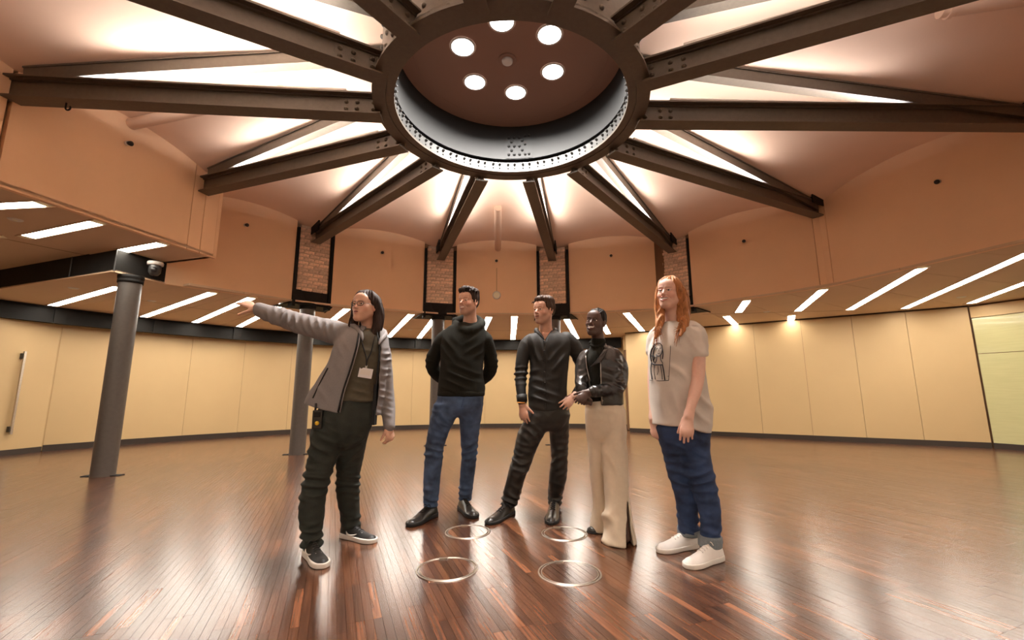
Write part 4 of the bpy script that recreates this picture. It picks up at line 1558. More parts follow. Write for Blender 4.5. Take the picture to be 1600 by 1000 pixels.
# ---- shoes
def shoe(parent, heel, toe, width, top_mat, sole_mat, label=None, ankle=.085, sole_h=.024, lace_mat=None, toe_h=.046, collar=.0, flare=.004, stripe=None):
    h0 = at_height(*heel, 0.0)[:2]; t0 = at_height(*toe, 0.0)[:2]
    ax = t0 - h0; L = np.linalg.norm(ax); ax /= L
    lat = np.array([ax[1], -ax[0]])
    ts = np.array([0, .08, .25, .45, .62, .78, .92, 1.0])
    wd = np.array([.55, .80, .86, .84, .96, 1.0, .80, .35]) * width / 2
    ht = np.array([ankle * .92, ankle, ankle * 1.05, ankle * .88, ankle * .70, toe_h * 1.08, toe_h, toe_h * .62])
    tt = np.linspace(0, 1, 40)
    W_ = smooth_path(np.stack([ts, wd, ht], 1), 40)
    W_ = W_[np.argsort(W_[:, 0])]

    def coords(P):
        q = P[:, :2] - h0
        return q @ ax / L, q @ lat, P[:, 2]

    def upper(P):
        t, v, z = coords(P)
        w = np.interp(t, W_[:, 0], W_[:, 1]); hh = np.interp(t, W_[:, 0], W_[:, 2])
        zz = np.maximum(z - .012, 0) / np.maximum(hh - .012, .01)
        shrink = 1 - .42 * np.clip(zz, 0, 1) ** 2
        q = ((np.abs(v) / (w * shrink)) ** 2.6 + (np.clip(zz, 0, 9)) ** 2.6) ** (1 / 2.6)
        d = (q - 1) * np.minimum(w, .03)
        d = np.maximum(d, np.maximum(-t, t - 1) * L)
        return smax(d, .010 - z, .004) * .8

    def sole(P):
        t, v, z = coords(P)
        w = np.interp(t, W_[:, 0], W_[:, 1]) + flare
        d = np.abs(v) - w
        e = np.maximum(-t - .015, t - 1.015) * L
        sh = sole_h * (1 + .25 * np.clip(.5 - t, 0, 1)) - z
        dd = smax(d, e, .02)
        return smax(smax(dd, z - sole_h * (1 + .35 * np.clip(.5 - t, 0, 1)), .006), .001 - z, .002) * .85
    c = (h0 + t0) / 2
    lo = np.array([min(h0[0], t0[0]) - width, min(h0[1], t0[1]) - width, 0]); hi = np.array([max(h0[0], t0[0]) + width, max(h0[1], t0[1]) + width, ankle * 1.2])
    V, Q = surface(Fn(upper, lo, hi), .0045)
    V = relax(V, Q, 2)
    o = grid_obj('shoe', V, Q, top_mat, parent)
    if label: o['label'] = label
    V, Q = surface(Fn(sole, lo, hi), .0045)
    V[:, 2] = np.maximum(V[:, 2], .0005)
    grid_obj('sole', V, Q, sole_mat, o)

    def on_top(t, v):
        w = np.interp(t, W_[:, 0], W_[:, 1]); hh = np.interp(t, W_[:, 0], W_[:, 2])
        x = np.clip(abs(v), 0, .95)
        z = .012 + (hh - .012) * (1 - x ** 2.6) ** (1 / 2.6)
        zz = min(1, (z - .012) / (hh - .012))
        ww = w * (1 - .42 * zz ** 2)
        p = h0 + ax * t * L + lat * v * ww
        return np.array([p[0], p[1], z + .002])
    if lace_mat:
        for t in (.36, .43, .50, .57):
            pts = [on_top(t + .02 * (abs(v)), v) for v in np.linspace(-.62, .62, 7)]
            MB().tube(pts, .0032, 6).build('lace', lace_mat, o, True)
        k0 = on_top(.34, 0)
        pts = [k0 + np.array([*(lat * x), z]) for x, z in ((-.035, -.002), (-.02, .012), (0, .004), (.02, .012), (.035, -.002))]
        MB().tube([tuple(q) for q in smooth_path(pts, 12)], .0028, 6).build('lace', lace_mat, o, True)
    if stripe:
        for sg in (-1, 1):
            # curved tick on the side of the shoe
            pts = []
            for (t, z) in ((.24, .052), (.30, .036), (.38, .032), (.50, .040), (.66, .056 if ankle > .08 else .05)):
                w = np.interp(t, W_[:, 0], W_[:, 1]); hh = np.interp(t, W_[:, 0], W_[:, 2])
                zz = min(.98, (z - .012) / (hh - .012))
                v = (1 - zz ** 2.6) ** (1 / 2.6) * w * (1 - .42 * zz ** 2)
                p = h0 + ax * t * L + lat * sg * (v + .001)
                pts.append((p[0], p[1], z))
            MB().tube([tuple(q) for q in smooth_path(pts, 12)], [.002, .004, .006, .0075, .0075, .007, .006, .005, .004, .003, .002, .001], 6).build('side_stripe', stripe, o, True)
    return o


def tube_part(name, pts, r, material, parent, n=16, seg=6):
    p = smooth_path(pts, n)
    return MB().tube([tuple(q) for q in p], r, seg).build(name, material, parent, True)


def quick_fold(loft_or_pt, ax=(0, 0, 1), lam=.035, amp=.004, rad=.06):
    return (loft_or_pt, ax, lam, amp, rad)

# ================================================================== people
def legs(rows, Y0, Y1, bf=1.0, bmin=0.0, n=2.1):
    y0, y1 = rows[0][0], rows[-1][0]
    out = []
    for (py, xl, xr) in rows:
        Y = Y0 + (Y1 - Y0) * (py - y0) / (y1 - y0)
        a = (xr - xl) / 2 * mpp((xl + xr) / 2, py, Y)
        out.append((py, xl, xr, max(a * bf, bmin), Y))
    return Loft(out, n)


def leg_folds(lofts, amp=.009, seed=0):
    """creases at ankle, calf, knee and thigh of each trouser leg"""
    g = np.random.default_rng(seed)
    out = []
    for lf in lofts:
        R = lf.R; n = len(R)
        for t, a in ((.04, 1.25), (.11, 1.2), (.20, .7), (.40, .8), (.50, 1.2), (.57, 1.1), (.68, .7), (.82, .8), (.92, .8)):
            r = R[int(t * (n - 1))]
            c = (r[1] + g.uniform(-.5, .5) * r[3], r[2] - r[4] * g.uniform(.3, .9), r[0])
            out.append((c, (g.uniform(-.7, .7), 0, 1), g.uniform(.036, .055), amp * a * g.uniform(.8, 1.2), g.uniform(.045, .065)))
    return out


def hair_cap(h, grow_=.010, line=None, lumps=(), shave=0.0):
    ys = [-.12, -.07, -.03, .0, .03, .055, .075, .11]
    zs = line or [-.075, -.055, -.02, .004, .034, .058, .070, .078]

    def f(P):
        L = h.loc(P)
        d = ellip(L, (0, -.014, .034), (.073 + grow_, .094 + grow_, .086 + grow_))
        for (c, r, k) in lumps:
            d = smin(d, ellip(L, c, r), k)
        ln = np.interp(L[:, 1], ys, zs)
        d = smax(d, (ln - L[:, 2]) * .8, .008)
        return d * h.s
    return Fn(f, h.c - .17 * h.s, h.c + .19 * h.s)


def hair_obj(name, fn, material, parent, h, cell=.0038, amp=.0028, seed=1, dirv=None, freq=95):
    V, Q = surface(fn, cell)
    V = relax(V, Q, 1)
    N = normals_of(V, Q)
    L = h.loc(V.astype(np.float32)).astype(float)
    g = np.random.default_rng(seed)
    ang = np.arctan2(L[:, 0], L[:, 1] + .01)
    s = np.zeros(len(V))
    for _ in range(6):
        s += np.sin(ang * g.uniform(9, 26) + L[:, 2] * g.uniform(-40, 40) + g.uniform(0, 6) + 1.2 * np.sin(L[:, 1] * g.uniform(20, 60)))
    V = V + N * (amp * s / 2.5)[:, None]
    return grid_obj(name, V, Q, material, parent)


def locks(name, strands, material, parent, r=.006, seg=5, n=10, seed=0, jitter=.006):
    """strands: list of control point lists; one mesh of tapering locks"""
    g = np.random.default_rng(seed)
    mb = MB()
    for pts in strands:
        p = np.array(pts, float)
        p[1:] += g.normal(size=(len(p) - 1, 3)) * jitter
        q = smooth_path(p, n)
        t = np.linspace(0, 1, n)
        rr = r * g.uniform(.7, 1.25) * np.clip(1.05 - t ** 3, .12, 1)
        mb.tube([tuple(v) for v in q], list(rr), seg)
    o = mb.build(name, material, parent, True)
    tag(o, kind='stuff')
    return o


def hair_mat(name, color, rough=.55):
    m = mat(name, color, rough, noise=.5, scale=1.0, stretch=(110, 110, 8), bump=.35, bump_scale=1.0, spec=.2)
    return m


def skin_mat(name, color):
    m = mat(name, color, .48, noise=.04, scale=60, vcol='Col', bump=.05, bump_scale=220)
    b = m.node_tree.nodes['Principled BSDF']
    b.inputs['Subsurface Weight'].default_value = .08
    b.inputs['Subsurface Radius'].default_value = (.012, .005, .003)
    b.inputs['Subsurface Scale'].default_value = .5
    return m


skin_mat('skin', (.6, .38, .28))
hair_mat('hair_dark', (.030, .016, .011))
hair_mat('hair_brown', (.060, .034, .022))
hair_mat('hair_black', (.010, .008, .007), .6)
hair_mat('hair_red', (.40, .165, .060), .5)
mat('iris_dark', (.02, .012, .008), .15)
mat('jacket_grey', (.235, .216, .213), .8, noise=.07, scale=140, bump=.15, bump_scale=260)
mat('lining_black', (.010, .010, .010), .8)
mat('shirt_olive', (.085, .072, .046), .85, noise=.1, scale=60, bump=.1, bump_scale=200)
mat('trouser_black', (.020, .024, .018), .8, noise=.25, scale=22, bump=.12, bump_scale=150)
mat('knit_black', (.013, .013, .009), .95, noise=.3, scale=120, bump=.5, bump_scale=260, spec=.25)
mat('denim', (.055, .094, .178), .85, noise=.6, scale=11, bump=.12, bump_scale=320)
mat('denim_dark', (.024, .047, .115), .85, noise=.65, scale=11, bump=.12, bump_scale=320)
mat('cuff_denim', (.20, .23, .25), .9, noise=.15, scale=120)
mat('shirt_black', (.012, .011, .009), .66, noise=.2, scale=30, bump=.1, bump_scale=300)
mat('trouser_satin', (.018, .017, .015), .45, noise=.2, scale=20)
mat('leather', (.012, .011, .010), .30, noise=.3, scale=25, bump=.22, bump_scale=70, spec=.7)
mat('cream_cloth', (.66, .56, .42), .8, noise=.04, scale=30, bump=.06, bump_scale=240)
mat('tee_cloth', (.56, .505, .445), .88, noise=.03, scale=40, bump=.07, bump_scale=240)
mat('print_ink', (.02, .02, .03), .7)
mat('shoe_black', (.014, .014, .013), .5, noise=.2, scale=60, bump=.15, bump_scale=200)
mat('shoe_leather', (.018, .015, .012), .32, noise=.2, scale=40)
mat('sole_white', (.74, .69, .62), .6)
mat('sole_black', (.012, .012, .012), .7)
mat('shoe_white', (.80, .75, .70), .5, noise=.03, scale=40)
mat('metal_zip', (.45, .42, .38), .3, metal=.9)
mat('yellow_mark', (.85, .55, .04), .5)
mat('badge_card', (.72, .70, .70), .4)
mat('orange_band', (.70, .30, .05), .6)
mat('seam_thread', (.30, .20, .10), .8)


def fold_at(px, py, Y, ax, lam=.035, amp=.004, rad=.05):
    return (at_depth(px, py, Y), ax, lam, amp, rad)


# ------------------------------------------------------------------ 1: woman pointing
def person_pointing():
    Y = 2.93
    root = empty('person', (*at_height(525, 866, 0)[:2], 0), 'person in open grey jacket and glasses pointing to the left with a raised arm', 'person', 'visitors standing under the ring')
    hd = Head(571, 480, Y - .02, -21, 6, 2, .92, smile=.15, nose=.9, width=1.0)
    neck = at_depth(580, 527, Y + .035)
    y1 = at_height(486, 868, 0)[1]; y2 = at_height(545, 840, 0)[1]
    legA = legs([(640, 500, 540), (680, 488, 536), (712, 484, 526), (740, 478, 518), (754, 476, 513), (780, 470, 508), (810, 469, 505), (832, 473, 502), (853, 473, 503)], Y, y1 + .02, 1.1)
    legB = legs([(640, 545, 584), (680, 532, 574), (712, 527, 568), (740, 527, 562), (760, 526, 560), (790, 530, 561), (810, 534, 562), (829, 534, 563)], Y + .02, y2 + .03, 1.1)
    pelvis = Loft([(615, 512, 586, .10, Y), (632, 505, 586, .115, Y), (655, 495, 584, .125, Y), (680, 492, 573, .11, Y), (700, 500, 560, .055, Y)], 2.1, .05)
    trousers = union([pelvis, legA, legB], .032)
    F = [fold_at(495, 748, Y, (0, .1, 1), .045, .009, .07), fold_at(545, 755, Y, (0.2, 0, 1), .045, .008, .07), fold_at(488, 838, y1, (.1, 0, 1), .035, .010, .05), fold_at(548, 815, y2, (0, 0, 1), .035, .010, .05),
         fold_at(505, 690, Y - .05, (.6, 0, 1), .05, .006, .08), fold_at(550, 700, Y, (-.6, 0, 1), .05, .006, .07)]
    garment('trousers', trousers, 'trouser_black', root, .006, F + leg_folds([legA, legB], .0055, 1), .0025, .09, 11)
    shirt = Loft([(514, 566, 594, .05, Y + .03), (522, 548, 597, .09, Y + .01), (545, 532, 598, .105, Y), (570, 528, 597, .115, Y - .005), (600, 527, 590, .105, Y), (628, 522, 588, .115, Y)])
    garment('shirt', shirt, 'shirt_olive', root, .006, [fold_at(566, 610, Y - .1, (0.1, 0, 1), .04, .006, .05), fold_at(575, 560, Y - .1, (.5, 0, 1), .05, .003, .06)], .002, .08, 3)
    jk = Loft([(509, 556, 596, .055, Y + .045), (516, 541, 602, .085, Y + .03), (526, 529, 605, .105, Y + .015), (545, 522, 606, .122, Y), (570, 512, 604, .130, Y), (600, 494, 601, .135, Y + .01), (622, 480, 598, .14, Y + .02), (650, 474, 594, .142, Y + .02)], 2.2)
    rowz = [(505, 566, 584), (522, 562, 588), (545, 558, 591), (580, 548, 588), (610, 538, 585), (650, 527, 579)]
    zz = np.array([at_depth(b, a, Y - .12)[2] for a, b, c in rowz])[::-1]
    xl = np.array([at_depth(b, a, Y - .12)[0] for a, b, c in rowz])[::-1]
    xr = np.array([at_depth(c, a, Y - .12)[0] for a, b, c in rowz])[::-1]
    pL, pM, pR = at_depth(472, 630, Y), at_depth(528, 646, Y - .12), at_depth(592, 655, Y)
    cen = jk.R[:, 2].mean()

    def wedge(P):
        x0 = np.interp(P[:, 2], zz, xl); x1 = np.interp(P[:, 2], zz, xr)
        return np.maximum(np.maximum(x0 - P[:, 0], P[:, 0] - x1), P[:, 1] - (Y + .03))

    def hem(P):
        zh = np.interp(P[:, 0], [pL[0], pM[0], pR[0]], [pL[2], pM[2], pR[2]])
        return P[:, 2] - zh

    body = cut(cut(jk, wedge, .006), hem, .006)
    armR = Limb([(545, 524, Y + .02, 17), (520, 518, Y, 18.5), (490, 511, Y - .02, 17), (462, 503, Y - .03, 16), (430, 493, Y - .05, 13.5), (405, 484, Y - .06, 11.5)], 12)
    armL = Limb([(591, 531, Y + .04, 14), (598, 556, Y + .07, 13), (603, 595, Y + .10, 11.5), (606, 630, Y + .10, 10.5), (608, 666, Y + .06, 9.5)], 12)
    XW = at_depth(401, 482, Y - .06)[0]
    jacket = union([body, cut(armR, lambda P: P[:, 0] - XW, .004), armL], .016)
    F = []
    for i, px in enumerate((425, 440, 455, 470, 485, 500, 515)):
        F.append((at_depth(px, 488 + (px - 405) * .24, Y - .1), (1, 0, .35 * (-1) ** i), .034, .0065, .045))
    for py in (560, 580, 600, 620, 640):
        F.append((at_depth(604, py, Y), (.3, 0, 1), .030, .006, .035))
    F += [fold_at(530, 545, Y - .12, (.8, 0, .5), .05, .005, .05), fold_at(505, 600, Y - .12, (1, 0, .3), .07, .005, .07)]
    j = garment('jacket', jacket, 'jacket_grey', root, .0055, F, .002, .10, 21)
    # zip edges, pocket zips, collar
    zf = []
    for a, b, c in rowz:
        q = jk.front(b - 1.5, a, .004); zf.append(q + (0, -.004, 0))
    tube_part('zip', zf[:-1] + [at_depth(528, 644, zf[-1][1])], .0055, 'lining_black', j, 20)
    zl = [q + np.array((.011, -.001, 0)) for q in zf[:-1]] + [at_depth(531, 645, zf[-1][1])]
    tube_part('zip_tape', zl, .003, 'jacket_grey', j, 20)
    zr = []
    for a, b, c in rowz:
        q = jk.front(c + 2.0, a, .004); zr.append(q + (0, -.004, 0))
    tube_part('zip', zr, .0048, 'lining_black', j, 20)
    tube_part('pocket_zip', [jk.front(512.5, 575, .0) + (0, -.003, 0), jk.front(501, 597, .0) + (0, -.003, 0), jk.front(489, 622, .0) + (0, -.003, 0)], .0042, 'lining_black', j, 10)
    MB().box(at_depth(584, 632, Y - .02), (.035, .05, .26)).build('lining', 'lining_black', j)
    # standing collar halves
    for pts in ([at_depth(547, 508, Y + .02), at_depth(556, 512, Y - .035), at_depth(564, 521, Y - .085), at_depth(567, 532, Y - .115)], [at_depth(600, 518, Y + .06), at_depth(601, 524, Y - .0), at_depth(596, 530, Y - .065), at_depth(592, 538, Y - .10)]):
        p = smooth_path(pts, 14)
        mb = MB(); mb.tube([tuple(q) for q in p], [.018, .02, .021, .021, .020, .019, .018, .017, .016, .015, .013, .011, .008, .004], 8)
        mb.build('collar', 'jacket_grey', j, True)
    # cuffs
    # lanyard and badge
    pts = [shirt.front(563, 524) + (0, -.006, 0), shirt.front(569, 545) + (0, -.007, 0), shirt.front(573, 560) + (0, -.008, 0), shirt.front(573, 572) + (0, -.008, 0)]
    ly = tube_part('lanyard', pts, .004, 'lining_black', root)
    pts = [shirt.front(586, 525) + (0, -.006, 0), shirt.front(581, 548) + (0, -.007, 0), shirt.front(575, 562) + (0, -.008, 0), shirt.front(573, 572) + (0, -.008, 0)]
    tube_part('strap', pts, .004, 'lining_black', ly)
    bc = shirt.front(572, 583) + (0, -.010, 0)
    bx_ = np.array([.98, .12, -.16]); bx_ /= np.linalg.norm(bx_); by_ = np.cross((0, 0, 1.), bx_); by_ /= np.linalg.norm(by_); bz_ = np.cross(bx_, by_)
    MB().box(bc, (.086, .004, .062), (bx_, by_, bz_)).build('badge', 'badge_card', ly, bevel=.001)
    MB().box(bc + np.array((0, -.003, .004)), (.062, .002, .034), (bx_, by_, bz_)).build('badge_photo', 'white_plastic', ly)
    MB().box(bc + np.array((.002, 0, .041)), (.012, .006, .020), (bx_, by_, bz_)).build('badge_clip', 'metal_zip', ly)
    # radio on the hip
    rc = pelvis.front(500, 655) + (-.004, -.020, 0)
    rd = empty('radio', rc, parent=root)
    MB().box(rc, (.062, .034, .115)).build('radio_body', 'dark_plastic', rd, bevel=.006)
    MB().box(rc + (0, -.018, .03), (.040, .006, .03)).build('radio_screen', 'steel_black', rd, bevel=.002)
    MB().tube([rc + (.004, -.016, -.022), rc + (.004, -.023, -.022)], .0125, 16).build('radio_button', 'yellow_mark', rd, True)
    MB().tube([rc + (-.02, 0, .055), rc + (-.02, 0, .10)], .007, 8).build('antenna', 'dark_plastic', rd, True)
    # body
    wr = at_depth(403, 483, Y - .06)
    tip = at_depth(366, 465, Y - .07)
    hR = Hand(wr, tip - wr, (.15, .55, -.80), (-.1, -.8, -.55), .92, (.10, .22, .55, .75), .06, .85, .1)
    wl = at_depth(609, 664, Y + .06)
    hL = Hand(wl, (.10, -.10, -1), (-.8, .5, 0), (0, -1, 0), .88, (.5, .6, .65, .7), .02, .3)
    fore = Limb([(440, 495, Y - .05, 8), (402, 483, Y - .06, 6.6)], 4)
    inner = grow(union([trousers, shirt, armR, armL], .03), -.018)
    skin_body(root, [(hd.fn(neck, .047), .0032, hd), (union([hR, fore], .012), .0032, None), (hL, .0036, None), (inner, .014, None)], 'skin', dict(skin=(.62, .36, .25), lip=(.50, .19, .15), cheek=(.66, .33, .24)))
    bd = root.children[-1] if root.children else None
    bd = [c for c in root.children if c.name.startswith('body')][0]
    face_details(hd, bd, 'hair_dark', 'iris_dark', .0026)
    # hair: shoulder length, dark
    cap_ = hair_cap(hd, .012, [-.30, -.28, -.22, -.02, .032, .056, .068, .075])
    def side(sg):
        if sg > 0: return [hd.w(.045, .02, .095), hd.w(.080, -.035, .03), hd.w(.092, -.05, -.06), hd.w(.092, -.05, -.15), hd.w(.085, -.03, -.22)]
        return [hd.w(sg * .045, .035, .095), hd.w(sg * .080, .018, .03), hd.w(sg * .088, -.005, -.06), hd.w(sg * .090, -.01, -.15), hd.w(sg * .082, .01, -.21)]
    def cap_chain(pts, rr):
        p = smooth_path(pts, 9)
        return Fn(lambda P: np.min([capsule(P, p[i], p[i + 1], rr[min(i, len(rr) - 1)], rr[min(i + 1, len(rr) - 1)]) for i in range(8)], 0), p.min(0) - .05, p.max(0) + .05)
    rr = np.array([.018, .022, .026, .028, .030, .030, .028, .024, .016]) * hd.s
    back = cap_chain([hd.w(0, -.08, .06), hd.w(0, -.105, -.02), hd.w(0, -.10, -.12), hd.w(.02, -.085, -.20)], np.array([.06, .065, .07, .07, .066, .06, .055, .05, .035]) * hd.s)
    hair = union([cap_, cap_chain(side(-1), rr), cap_chain(side(1), rr), cap_chain([hd.w(.06, -.05, .05), hd.w(.095, -.05, -.04), hd.w(.10, -.04, -.14), hd.w(.085, -.02, -.23)], rr * 1.15), back], .022)
    ho = hair_obj('hair', hair, 'hair_dark', root, hd, amp=.0035, seed=4)
    st = []
    g = np.random.default_rng(2)
    for i in range(34):
        a = g.uniform(-2.6, 2.6)
        sx, sy = math.sin(a), -math.cos(a)
        st.append([hd.w(.05 * sx, .05 * sy - .01, .112), hd.w(.086 * sx, .105 * sy * .8 - .01, .02), hd.w(.104 * sx, .115 * sy * .75 - .01, -.10), hd.w(.100 * sx, .10 * sy * .7 - .005, -.215 - g.uniform(0, .03))])
    locks('hair_locks', [s for s in st if (np.array(s[2]) - hd.c) @ hd.f < (-.02 if (np.array(s[2]) - hd.c) @ hd.r > 0 else .03)], 'hair_dark', ho, .0065, 5, 10, 3)
    # glasses
    gl = empty('glasses', hd.w(0, .10, .004), parent=root)
    for sg in (-1, 1):
        pts = []
        for t in np.linspace(0, 2 * math.pi, 17):
            x = .0245 * np.sign(math.cos(t)) * abs(math.cos(t)) ** .7; z = .0165 * np.sign(math.sin(t)) * abs(math.sin(t)) ** .7
            pts.append(hd.w(sg * .031 + x, .0985 - .010 * abs(sg * .031 + x) / .05, .002 + z))
        MB().tube(pts, .0017, 5, False).build('rim', 'steel_liner', gl, True)
        MB().tube([hd.w(sg * .055, .088, .007), hd.w(sg * .078, .03, .008), hd.w(sg * .080, -.015, .004)], .0013, 5).build('temple', 'metal_zip', gl, True)
    MB().tube([hd.w(-.008, .1, .006), hd.w(0, .104, .008), hd.w(.008, .1, .006)], .0013, 5).build('bridge', 'metal_zip', gl, True)
    shoe(root, (481, 864), (506, 889), .098, 'shoe_black', 'sole_white', lace_mat='shoe_black', ankle=.088, sole_h=.030, stripe='sole_white')
    shoe(root, (535, 838), (586, 849), .098, 'shoe_black', 'sole_white', lace_mat='shoe_black', ankle=.088, sole_h=.030, stripe='sole_white')


# ------------------------------------------------------------------ 2: man in the hoodie
def person_hoodie():
    Y = 3.60
    root = empty('person', (*at_height(702, 812, 0)[:2], 0), 'person in black knitted hoodie and blue jeans with both hands behind the back', 'person', 'visitors standing under the ring')
    hd = Head(732, 473, Y - .02, -30, 3, 2, .94, jaw=1.08, smile=.65, nose=1.15)
    neck = at_depth(735, 508, Y + .03)
    ya = at_height(676, 808, 0)[1]; yb = at_height(722, 796, 0)[1]
    legA = legs([(632, 678, 716), (650, 674, 714), (675, 669, 701), (700, 665, 693), (712, 664, 692), (740, 662, 689), (770, 662, 686), (793, 663, 683)], Y, ya + .02, 1.12)
    legB = legs([(632, 717, 753), (650, 718, 752), (675, 719, 749), (700, 721, 746), (712, 721, 745), (740, 719, 742), (770, 717, 738), (781, 717, 737)], Y + .01, yb + .02, 1.12)
    pelvis = Loft([(610, 686, 755, .125, Y), (624, 683, 755, .13, Y), (636, 681, 752, .12, Y), (650, 688, 744, .065, Y)], 2.1, .05)
    tr = union([pelvis, legA, legB], .032)
    F = [fold_at(678, 704, Y, (.25, 0, 1), .04, .008, .06), fold_at(733, 706, Y, (-.2, 0, 1), .04, .008, .06), fold_at(672, 785, ya, (0, 0, 1), .035, .008, .05), fold_at(727, 770, yb, (0, 0, 1), .035, .008, .05),
         fold_at(690, 660, Y - .1, (.7, 0, .7), .05, .005, .08), fold_at(737, 655, Y - .1, (-.6, 0, .8), .05, .005, .07)]
    t = garment('jeans', tr, 'denim', root, .006, F + leg_folds([legA, legB], .0045, 2), .002, .09, 31)
    tube_part('fly_seam', [pelvis.front(724, 622) + (0, -.002, 0), pelvis.front(722, 634) + (0, -.002, 0), pelvis.front(718, 645) + (0, -.002, 0)], .003, 'denim_dark', t, 8)
    tube_part('pocket_seam', [pelvis.front(690, 622) + (0, -.002, 0), pelvis.front(689, 633) + (0, -.002, 0), pelvis.front(682, 640) + (0, -.002, 0)], .0022, 'denim_dark', t, 8)
    tube_part('pocket_seam', [pelvis.front(740, 622) + (0, -.002, 0), pelvis.front(742, 634) + (0, -.002, 0), pelvis.front(750, 643) + (0, -.002, 0)], .0022, 'denim_dark', t, 8)
    torso = Loft([(505, 712, 751, .06, Y + .03), (511, 701, 757, .09, Y + .02), (519, 695, 760, .105, Y + .01), (532, 690, 760, .12, Y), (550, 689, 757, .128, Y), (570, 689, 755, .13, Y - .005), (590, 687, 756, .132, Y), (605, 685, 758, .135, Y), (619, 684, 756, .135, Y)])
    armA = Limb([(703, 524, Y + .03, 12), (692, 532, Y + .03, 12.5), (682, 550, Y + .06, 11.5), (675, 568, Y + .09, 10.5), (682, 583, Y + .14, 10.5), (700, 597, Y + .20, 9)], 12)
    armB = Limb([(750, 524, Y + .03, 12), (759, 533, Y + .03, 12), (765, 552, Y + .06, 10.8), (767, 572, Y + .09, 10.3), (762, 585, Y + .14, 10.5), (745, 598, Y + .20, 9)], 12)
    hood = Limb([(712, 507, Y + .03, 6.5), (717, 513, Y - .04, 7), (728, 517, Y - .085, 7), (740, 515, Y - .075, 7), (750, 509, Y - .02, 7), (750, 504, Y + .06, 9), (732, 501, Y + .10, 11), (714, 503, Y + .07, 8)], 14)
    hs = union([torso, armA, armB, hood], .009)
    F = [fold_at(677, 570, Y + .08, (.2, 0, 1), .035, .006, .05), fold_at(770, 570, Y + .08, (.2, 0, 1), .035, .006, .05), fold_at(722, 596, Y - .13, (.25, 0, 1), .05, .006, .09), fold_at(700, 545, Y - .1, (.7, 0, .5), .05, .004, .06), fold_at(748, 545, Y - .1, (-.7, 0, .5), .05, .004, .06)]
    h = garment('hoodie', hs, 'knit_black', root, .006, F, .0025, .11, 33)
    mb = Loft([(611, 684.5, 757, .137, Y), (614, 684, 757.5, .139, Y), (619.5, 684, 757, .138, Y)])
    garment('hem_band', mb, 'knit_black', h, .006, (), .0005)
    hL = Hand(at_depth(704, 599, Y + .21), (1, .15, -.2), (0, 1, 0), (0, 0, 1), .95)
    hR2 = Hand(at_depth(743, 600, Y + .23), (-1, .1, -.2), (0, 1, 0), (0, 0, 1), .95)
    inner = grow(union([tr, torso, armA, armB], .03), -.02)
    skin_body(root, [(hd.fn(neck, .054), .0034, hd), (hL, .005, None), (hR2, .005, None), (inner, .014, None)], 'skin', dict(skin=(.58, .335, .235), lip=(.50, .22, .18), cheek=(.62, .31, .22), stubble=(.36, .23, .18)))
    bd = [c for c in root.children if c.name.startswith('body')][0]
    face_details(hd, bd, 'hair_dark', 'iris_dark', .0042, .0245)
    cap_ = hair_cap(hd, .010, [-.075, -.06, -.03, -.02, .012, .058, .072, .080], [((.0, .045, .108), (.062, .05, .032), .03), ((-.02, .07, .10), (.035, .025, .022), .02), ((0, -.03, .11), (.065, .06, .03), .03)])
    ho = hair_obj('hair', cap_, 'hair_dark', root, hd, amp=.0045, seed=9)
    st = []
    g = np.random.default_rng(4)
    for i in range(80):
        x = g.uniform(-.068, .068); y = g.uniform(-.07, .065)
        z = .121 - 8 * (x * x) - 3 * y * y
        st.append([hd.w(x, y, z - .006), hd.w(x * 1.1 + .004, y + .018, z + .012), hd.w(x * 1.15 + g.uniform(-.01, .02), y + .035, z + g.uniform(-.006, .010))])
    locks('hair_locks', st, 'hair_dark', ho, .0052, 5, 7, 5, .005)
    shoe(root, (680, 805), (638, 824), .105, 'shoe_leather', 'sole_black', lace_mat='lining_black', ankle=.095, sole_h=.028)
    shoe(root, (721, 794), (742, 811), .105, 'shoe_leather', 'sole_black', lace_mat='lining_black', ankle=.095, sole_h=.028)


